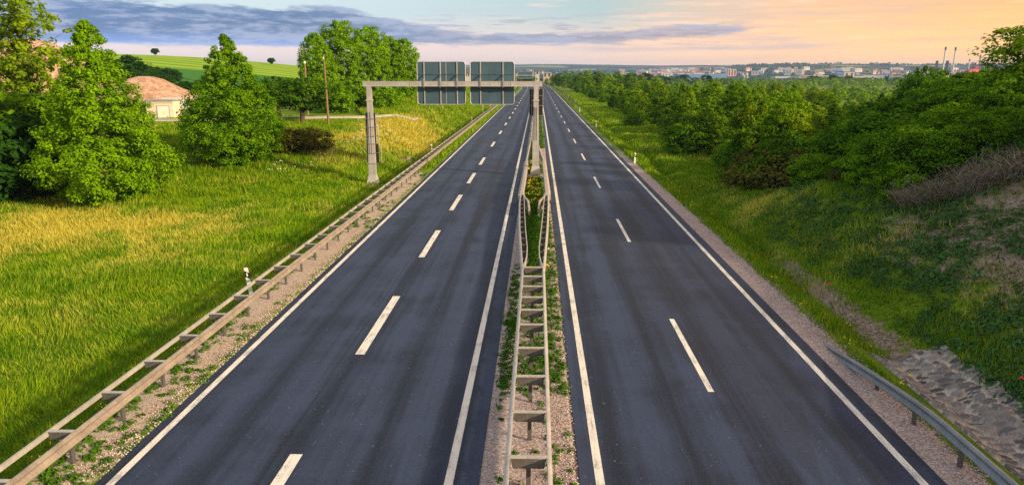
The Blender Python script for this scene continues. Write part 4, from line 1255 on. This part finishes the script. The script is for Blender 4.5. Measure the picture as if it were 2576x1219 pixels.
zt = float(at_depth(757, 178, 106)[2]) - z
part('shaft', MB().box((0, 0, zt / 2), (.2, .2, zt)), M['black'], g)
part('cap', MB().box((0, 0, zt + .03), (.26, .26, .06)), M['galv_dark'], g)
x, y, z = base_at(1215, 150)
# drain head wall
p = at_height(1028, 396, -.1)
g = thing('drain_headwall', 'small concrete drain head set into the left grass bank', 'drain', (p[0], p[1], gz(p[0], p[1])))
part('wall', MB().box((0, 0, .28), (.32, .30, .64)), M['concrete'], g)
part('apron', MB().box((-.62, .05, .34), (.9, .32, .10)), M['concrete'], g)
# thin marker sign behind the rail
p = at_depth(1215, 270, 160)
g = thing('marker_post', 'thin upright marker rod behind the left guard rail, beneath the right sign back', 'post', (p[0], p[1], gz(p[0], p[1])))
part('rod', MB().tube([(0, 0, -.2), (0, 0, 2.4)], .04, 6), M['galv'], g)
part('plate', MB().box((0, -.05, 2.2), (.25, .02, .3)), M['galv'], g)

# transformer hut
HY = 96.0
x0 = float(at_depth(366, 280, HY)[0]); x1 = float(at_depth(432, 280, HY)[0])
zt = float(at_depth(400, 254, HY)[2]); zb = float(at_depth(420, 319, HY)[2])
wd = x1 - x0
g = thing('transformer_hut', 'cream walled transformer hut between the two conical trees', 'hut', ((x0 + x1) / 2, HY + 1.4, zb), R(6))
wh = zt - zb
part('wall', MB().box((0, 0, wh / 2 - .3), (wd, 2.8, wh + .6)), M['cream'], g)
part('roof', MB().box((0, 0, wh + .08), (wd + .35, 3.15, .16)), M['greyroof'], g)
part('cornice', MB().box((0, -1.405, wh - .28), (wd + .02, .06, .08)), M['concrete'], g)
dr = part('door', MB().box((wd * .14, -1.42, wh * .40), (wd * .42, .06, wh * .80)), M['white_wall'], g)
part('door_frame', MB().box((wd * .14 - wd * .22, -1.43, wh * .40), (.07, .09, wh * .8)).box((wd * .14 + wd * .22, -1.43, wh * .40), (.07, .09, wh * .8)).box((wd * .14, -1.43, wh * .815), (wd * .47, .09, .07)), M['concrete'], dr)
part('warning_plate', MB().add([(wd * .14 - .18, -1.456, wh * .52), (wd * .14 + .18, -1.456, wh * .52), (wd * .14, -1.456, wh * .66)], [(0, 1, 2)]) or (lambda mb: mb)(MB()), M['yellow'], dr) if False else None
mb = MB(); mb.add([(wd * .14 - .2, -1.457, wh * .50), (wd * .14 + .2, -1.457, wh * .50), (wd * .14, -1.457, wh * .64), (wd * .14 - .2, -1.452, wh * .50), (wd * .14 + .2, -1.452, wh * .50), (wd * .14, -1.452, wh * .64)], [(0, 1, 2), (5, 4, 3), (0, 3, 4, 1), (1, 4, 5, 2), (2, 5, 3, 0)])
part('warning_plate', mb, M['yellow'], dr)
part('handle', MB().box((wd * .14 + wd * .15, -1.47, wh * .40), (.05, .05, .2)), M['galv_dark'], dr)


def heap(name, label, cx, cy, rx, ry, h, seed):
    n = 70; u = np.linspace(-1, 1, n); A, B = np.meshgrid(u, u); r_ = np.hypot(A, B)
    wob = 1 + .22 * (fbm(A * 2 + 9, B * 2, seed) - .5)
    hh_ = np.clip(1.25 - 1.25 * r_ * wob, -.15, 1.25); hh_ = np.where(hh_ > .8, .8 + .2 * np.tanh((hh_ - .8) / .2), hh_) + .06 * fbm(A * 2.2, B * 2.2, seed + 5) - .03
    Xh, Yh = cx + A * rx, cy + B * ry
    Zh = gz(cx, cy) - .4 + h * hh_ * (1 + .12 * (fbm(A * 6, B * 6, seed + 2) - .5))
    ii = np.arange(n * n).reshape(n, n)
    F = np.stack([ii[:-1, :-1], ii[:-1, 1:], ii[1:, 1:], ii[1:, :-1]], -1).reshape(-1, 4)
    me = mesh_np(name, np.stack([Xh.ravel() - cx, Yh.ravel() - cy, Zh.ravel() - gz(cx, cy)], 1), F, M['heap'], True)
    return tag(link(name, me, None, (cx, cy, gz(cx, cy))), label, 'gravel heap', 'gravel heaps behind the left trees')


p = at_depth(368, 240, 132); heap('gravel_heap', 'reddish gravel heap rising behind the transformer hut', p[0], p[1], 10.0, 10.5, float(at_depth(388, 193, 132)[2]) - gz(p[0], p[1]) + .4, 3)
p = at_depth(80, 240, 168); heap('gravel_heap', 'big orange gravel heap behind the loose trees at the left edge', p[0], p[1], 26, 15, float(at_depth(80, 118, 168)[2]) - gz(p[0], p[1]) + 2, 8)
p = at_depth(457, 280, 112); bz_ = gz(p[0], p[1])
g = thing('block_wall', 'pale wall of stacked concrete blocks right of the transformer hut', 'wall', (p[0], p[1], bz_))
wt = float(at_depth(457, 246, 112)[2]) - bz_
mb = MB(); nr = max(3, int(wt / .8))
for r0 in range(nr):
    for c0 in range(3): mb.box((-1.9 + 1.85 * c0 + (.4 if r0 % 2 else 0), (c0 % 2) * .05, (r0 + .5) * wt / nr), (1.82, .8, wt / nr - .04))
part('blocks', mb, M['white_wall'], g)
part('fence_panel', MB().box((.9, -.75, wt * .24), (.06, .06, wt * .5)).box((2.3, -.75, wt * .24), (.06, .06, wt * .5)).box((1.6, -.75, wt * .49), (1.46, .06, .06)), M['galv_dark'], g)

# ------------------------------------------------------------------ the town
def far_block(name, label, cat, x0, x1, yt, yb, wall, roof=None, bands=0, group=None, depth=None, Y_=None, win='v', extra=0):
    h = hit((x0 + x1) / 2, yb, 1200) if Y_ is None else at_depth((x0 + x1) / 2, yb, Y_)
    Yd = float(h[1]); xa = float(at_depth(x0, yb, Yd)[0]); xb = float(at_depth(x1, yb, Yd)[0])
    zt = float(at_depth((x0 + x1) / 2, yt, Yd)[2]); zb = gz((xa + xb) / 2, Yd)
    zb = min(zb, float(h[2])) - 1
    w_ = xb - xa; d = depth or min(w_ * .6, 40); hh_ = max(3, zt - zb)
    g = thing(name, label, cat, ((xa + xb) / 2, Yd + d / 2, zb), 0, group)
    part('wall', MB().box((0, 0, hh_ / 2), (w_, d, hh_)), M[wall], g)
    if roof:
        part('roof', MB().box((0, 0, hh_ + .5), (w_ + 1.0, d + 1.0, 1.0)), M[roof], g)
    if bands:
        vis = min(hh_, (zt - float(at_depth((x0 + x1) / 2, yb, Yd)[2])))
        for k in range(bands):
            if win == 'h':
                part('window_band', MB().box((0, -d / 2 - .12, hh_ - vis * (k + .55) / bands), (w_ * .94, .3, vis / bands * .42)), M['darkwin'], g)
            else:
                part('window_band', MB().box((-w_ / 2 + w_ * (k + .5) / bands, -d / 2 - .12, hh_ - vis * .5), (w_ / bands * .4, .3, vis * .82)), M['darkwin'], g)
    return g


FB = far_block
FB('tower_block', 'grey blue high-rise left of the tallest tower in the town', 'high-rise', 1972, 1989, 174, 189, 'greywall', 'greyroof', 5)
FB('tower_block', 'narrow cream high-rise next to the grey blue one', 'high-rise', 1990, 1996.5, 174, 188.6, 'town_cream', 'greyroof', 0)
FB('tower_block', 'tallest cream tower in the middle of the town', 'high-rise', 1997.5, 2004.5, 169, 188.4, 'town_cream', 'greyroof', 2)
FB('tower_block', 'striped grey high-rise right of the tallest tower', 'high-rise', 2005, 2016, 176, 188.2, 'greywall', 'greyroof', 6)
FB('tower_block', 'cream slab closing the right end of the high-rise row', 'high-rise', 2016.5, 2023, 175, 188, 'town_cream', 'greyroof', 0)
FB('factory_hall', 'long cream factory with dark window bands below the high-rises', 'factory', 2010, 2085, 191, 206, 'town_cream', 'greyroof', 3, None, 60, 2300, 'h')
FB('factory_hall', 'low pale hall left of the long cream factory', 'factory', 1950, 2008, 193, 204, 'town_white', 'palehall', 1, None, 50, 2350, 'h')
FB('office_block', 'small white block standing on the long factory roof line', 'office block', 2047, 2062, 187, 196, 'town_white', 'greyroof', 1)
FB('office_block', 'dark blue office tower right of the long factory', 'office block', 2104, 2121, 177, 197, 'bluewall', 'greyroof', 3, None, None, None, 'h')
FB('office_block', 'cream office with a tall dark recess beside the blue tower', 'office block', 2122, 2148, 182, 203, 'town_cream', 'greyroof', 2)
FB('factory_hall', 'long white hall right of the cream office', 'factory', 2150, 2200, 193, 200, 'town_white', 'palehall', 1, None, None, None, 'h')
FB('factory_hall', 'white hall with pinkish roof nearer the right wood', 'factory', 2172, 2222, 190, 198, 'town_white', 'greyroof', 2, None, None, None, 'h')
FB('office_block', 'blue and white block left of the tall bush tip', 'office block', 2224, 2238, 184, 198, 'bluewall', 'town_white', 2)
FB('tower_block', 'pinkish high-rise left behind the wood, leftmost in the town', 'high-rise', 1557, 1565, 174, 190, 'pinkwall', 'greyroof', 2)
FB('tower_block', 'pale high-rise touching the leftmost pinkish one', 'high-rise', 1565.5, 1571, 175.5, 190, 'town_white', 'greyroof', 2)
FB('tower_block', 'low cream block right of the two leftmost high-rises', 'high-rise', 1573, 1584, 183, 192, 'town_cream', 'greyroof', 2)
FB('tower_block', 'tiny far tower on the left town skyline, left of two', 'high-rise', 1614, 1619, 174, 182, 'greywall', 'greyroof', 0)
FB('tower_block', 'tiny far tower on the left town skyline, right of two', 'high-rise', 1632, 1638, 174, 182, 'greywall', 'greyroof', 0)
FB('church_hall', 'white long house on the town ridge left of centre', 'house', 1662, 1678, 175, 180, 'town_white', 'greyroof', 1)
FB('warehouse', 'very long dark blue warehouse with a pale roof in the valley', 'warehouse', 1707, 1829, 187, 198, 'bluewall', 'palehall', 0, None, 90, 2200)
FB('tower_block', 'pinkish stepped block right of the long warehouse', 'high-rise', 1831, 1852, 175, 192, 'pinkwall', 'greyroof', 3)
FB('office_block', 'small grey and cream block midway between warehouse and high-rises', 'office block', 1904, 1920, 179, 188, 'greywall', 'town_cream', 3)
FB('house', 'pale house in front of the town above the wood edge', 'house', 1872, 1882, 189, 197, 'town_white', 'greyroof', 1)
FB('house', 'cream building right of the far gantry beyond the road end', 'house', 1367, 1387, 184, 194, 'town_cream', 'greyroof', 2, None, None, 900)
FB('house', 'white house just above the end of the near gantry beam', 'house', 1347, 1357, 180, 187, 'town_white', 'redroof', 1, None, None, 1000)
FB('house', 'pale low building left below the far gantry', 'house', 1298, 1311, 187, 196, 'town_white', 'greyroof', 1, None, None, 1000)
FB('house', 'white building seen in the slot between the two sign backs', 'house', 1170, 1182, 186, 193, 'town_white', 'redroof', 2, None, None, 900)
FB('plant_building', 'white power plant block at the foot of the chimneys', 'power plant', 2356, 2404, 183, 201, 'town_white', 'greyroof', 2, None, None, 2000)
FB('plant_building', 'lilac clad hall right of the chimneys', 'hall', 2414, 2438, 177, 190, 'lilac', 'greyroof', 3, None, None, 2000)
FB('plant_building', 'orange red clad hall beside the tall slope tree', 'hall', 2438, 2466, 175, 190, 'redclad', None, 0, None, None, 1990)
FB('plant_building', 'dark purple box rising behind the orange red hall', 'hall', 2447, 2461, 166, 190, 'purple', None, 0, None, None, 2040)


def stack(label, px_, yt, yb, Y_, r_, mat, cap, group):
    p = at_depth(px_, yb, Y_); z_ = gz(p[0], p[1]); h_ = float(at_depth(px_, yt, Y_)[2]) - z_
    g = thing('chimney', label, 'chimney', (p[0], p[1], z_), 0, group)
    part('shaft', MB().tube([(0, 0, 0), (0, 0, h_ * .92)], [r_ * 1.15, r_], 12), M[mat], g)
    part('crown_section', MB().tube([(0, 0, h_ * .92), (0, 0, h_)], r_ * cap, 12), M['stack_dark'], g)


stack('left of the two tall slim chimneys on the right skyline', 2370, 118, 190, 2010, 1.8, 'stack', 1.35, 'tall slim chimneys')
stack('right of the two tall slim chimneys on the right skyline', 2395, 119, 190, 2010, 1.8, 'stack', 1.35, 'tall slim chimneys')
stack('short dark chimney left of the two tall slim ones', 2353, 153, 190, 2020, 3.2, 'stack_dark', 1.05, 'short dark chimneys')
stack('short dark chimney between the two tall slim ones', 2379, 153, 190, 2020, 3.8, 'stack_dark', 1.05, 'short dark chimneys')
stack('thin pale mast over the lilac hall', 2434, 149, 190, 2060, 1.2, 'stack', 1.4, 'thin masts')
stack('thin dark mast over the purple box', 2459.5, 138, 190, 2060, 1.3, 'stack_dark', 1.4, 'thin masts')
p = hit(2279, 167, 1200); h_ = float(at_depth(2279, 160, p[1])[2]) - p[2]
g = thing('water_tower', 'tiny water tower on the right hill skyline', 'water tower', (p[0], p[1], p[2]))
part('shaft', MB().tube([(0, 0, -4), (0, 0, h_ * .7)], 2.2, 8), M['stack'], g)
part('tank', MB().tube([(0, 0, h_ * .65), (0, 0, h_ * .75), (0, 0, h_)], [2.5, 5, 5], 10), M['stack'], g)
for px_, Y_, lab in ((1333, 950, 'thin lattice mast beyond the far gantry'), (1341, 960, 'thin pale mast right of the far gantry')):
    p = at_depth(px_, 190, Y_); z_ = gz(p[0], p[1])
    g = thing('mast', lab, 'mast', (p[0], p[1], z_), 0, 'masts beyond the far gantry')
    part('shaft', MB().tube([(0, 0, 0), (0, 0, float(at_depth(px_, 176, Y_)[2]) - z_)], [.5, .3], 6), M['stack'], g)

# small houses of the town: three kinds copied over the valley side
def house_mesh(w_, d, h, rh, wall, roof):
    mb = MB(); mb.box((0, 0, h / 2 - 1), (w_, d, h + 2), 0)
    mb.add([(-w_ / 2 - .4, -d / 2 - .4, h), (w_ / 2 + .4, -d / 2 - .4, h), (w_ / 2 + .4, d / 2 + .4, h), (-w_ / 2 - .4, d / 2 + .4, h), (-w_ / 2 - .4, 0, h + rh), (w_ / 2 + .4, 0, h + rh)],
           [(0, 1, 5, 4), (2, 3, 4, 5), (0, 4, 3), (1, 2, 5), (0, 3, 2, 1)], 1)
    for q in (-.3, 0, .3): mb.box((q * w_, -d / 2 - .05, h * .6), (w_ * .12, .1, h * .3), 2)
    me = bpy.data.meshes.new('house'); me.from_pydata(mb.v, [], mb.f)
    for m_ in (wall, roof, 'darkwin'): me.materials.append(M[m_])
    me.polygons.foreach_set('material_index', mb.mi); me.update(); return me


HM = [house_mesh(13, 10, 6, 5, 'town_white', 'redroof'), house_mesh(22, 11, 9, 4, 'town_cream', 'redroof'), house_mesh(30, 13, 11, 2, 'town_white', 'greyroof'), house_mesh(16, 10, 7, 5, 'pinkwall', 'redroof')]
HL = ['white walled house with a red tile roof on the far town slope', 'long cream house with a red tile roof on the far town slope', 'pale flat block of flats on the far town slope', 'pink walled house with a red tile roof on the far town slope']
rng = np.random.default_rng(77)
cnt = 0
while cnt < 165:
    u = rng.random()
    if u < .55: x_, y_ = rng.uniform(1600, 1760), rng.uniform(177.5, 196)
    elif u < .8: x_, y_ = rng.uniform(1760, 2130), rng.uniform(175, 191)
    elif u < .93: x_, y_ = rng.uniform(2130, 2420), rng.uniform(176, 190)
    else: x_, y_ = rng.uniform(1180, 1400), rng.uniform(180, 192)
    p = hit(x_, y_, 1300)
    if p[1] > 5200: continue
    k = int(rng.choice(4, p=[.30, .17, .38, .15]))
    o = link('town_house', HM[k], None, (p[0], p[1], gz(p[0], p[1])))
    o.rotation_euler = (0, 0, rng.uniform(-.7, .7)); s_ = rng.uniform(.9, 1.5); o.scale = (s_, s_, s_)
    tag(o, HL[k], 'house', 'small houses of the far town'); cnt += 1

# far woodland between the houses and on the ridges: nobody could count it
n = 5200
Yf = rng.uniform(700, 5200, n) ** 1.0; Xf = Yf * np.tan(np.radians(rng.uniform(-26, 36, n)))
kp = (vnoise(Xf / 130, Yf / 130, 61) > .42) & ((Yf > 1000) | (Xf > 40)); Xf, Yf = Xf[kp], Yf[kp]
Zf = ground(Xf, Yf); n = len(Xf); per = 16
rad = rng.uniform(5, 10, n)
O = rng.normal(size=(n, per, 3)); O /= np.linalg.norm(O, axis=2, keepdims=True); O[:, :, 2] = np.abs(O[:, :, 2])
Pw = np.stack([Xf, Yf, Zf], 1)[:, None, :] + O * rad[:, None, None] * np.array((1, 1, 1.15))
V, F = quads(Pw.reshape(-1, 3), (O + np.array((0, 0, .3))).reshape(-1, 3), np.repeat(rad, per) * rng.uniform(.35, .6, n * per), rng, .8)
tag(link('distant_woodland', mesh_np('distant_woodland', V, F, M['leaf_far'])), 'dark blue green woodland between the far houses and along the hills', 'woodland', None, 'stuff')
# nearer valley wood, just beyond the roadside trees
n = 1500
Yf = rng.uniform(330, 1300, n); Xf = Yf * np.tan(np.radians(rng.uniform(2.5, 36, n))) + 15
Zf = ground(Xf, Yf); rad = rng.uniform(3.0, 5.5, n); per = 60
O = rng.normal(size=(n, per, 3)); O /= np.linalg.norm(O, axis=2, keepdims=True); O[:, :, 2] = np.abs(O[:, :, 2])
Pw = np.stack([Xf, Yf, Zf], 1)[:, None, :] + O * rad[:, None, None] * np.array((1, 1, 1.3))
V, F = quads(Pw.reshape(-1, 3), (O + np.array((0, 0, .3))).reshape(-1, 3), np.repeat(rad, per) * rng.uniform(.12, .24, n * per), rng, .8)
tag(link('distant_woodland', mesh_np('distant_woodland', V, F, M['leaf_wood'])), 'green woodland of the valley beyond the roadside trees', 'woodland', None, 'stuff')

# ------------------------------------------------------------------ haze
ztop_ = max(float(GZ.max()), 118.0) + 6
hz = MB().box((0, 3750, (ztop_ - 60) / 2), (11000, 7900, ztop_ + 60))
m, t = newmat('haze_air')
pv = t.n.new('ShaderNodeVolumePrincipled')
pv.inputs['Color'].default_value = (.40, .58, 1.0, 1); pv.inputs['Density'].default_value = .000085; pv.inputs['Anisotropy'].default_value = .2
o_ = t.n.new('ShaderNodeOutputMaterial'); t.l.new(pv.outputs[0], o_.inputs['Volume'])
hz = hz.build('haze', m); tag(hz, None, None, None, 'stuff')
hz.display_type = 'WIRE'
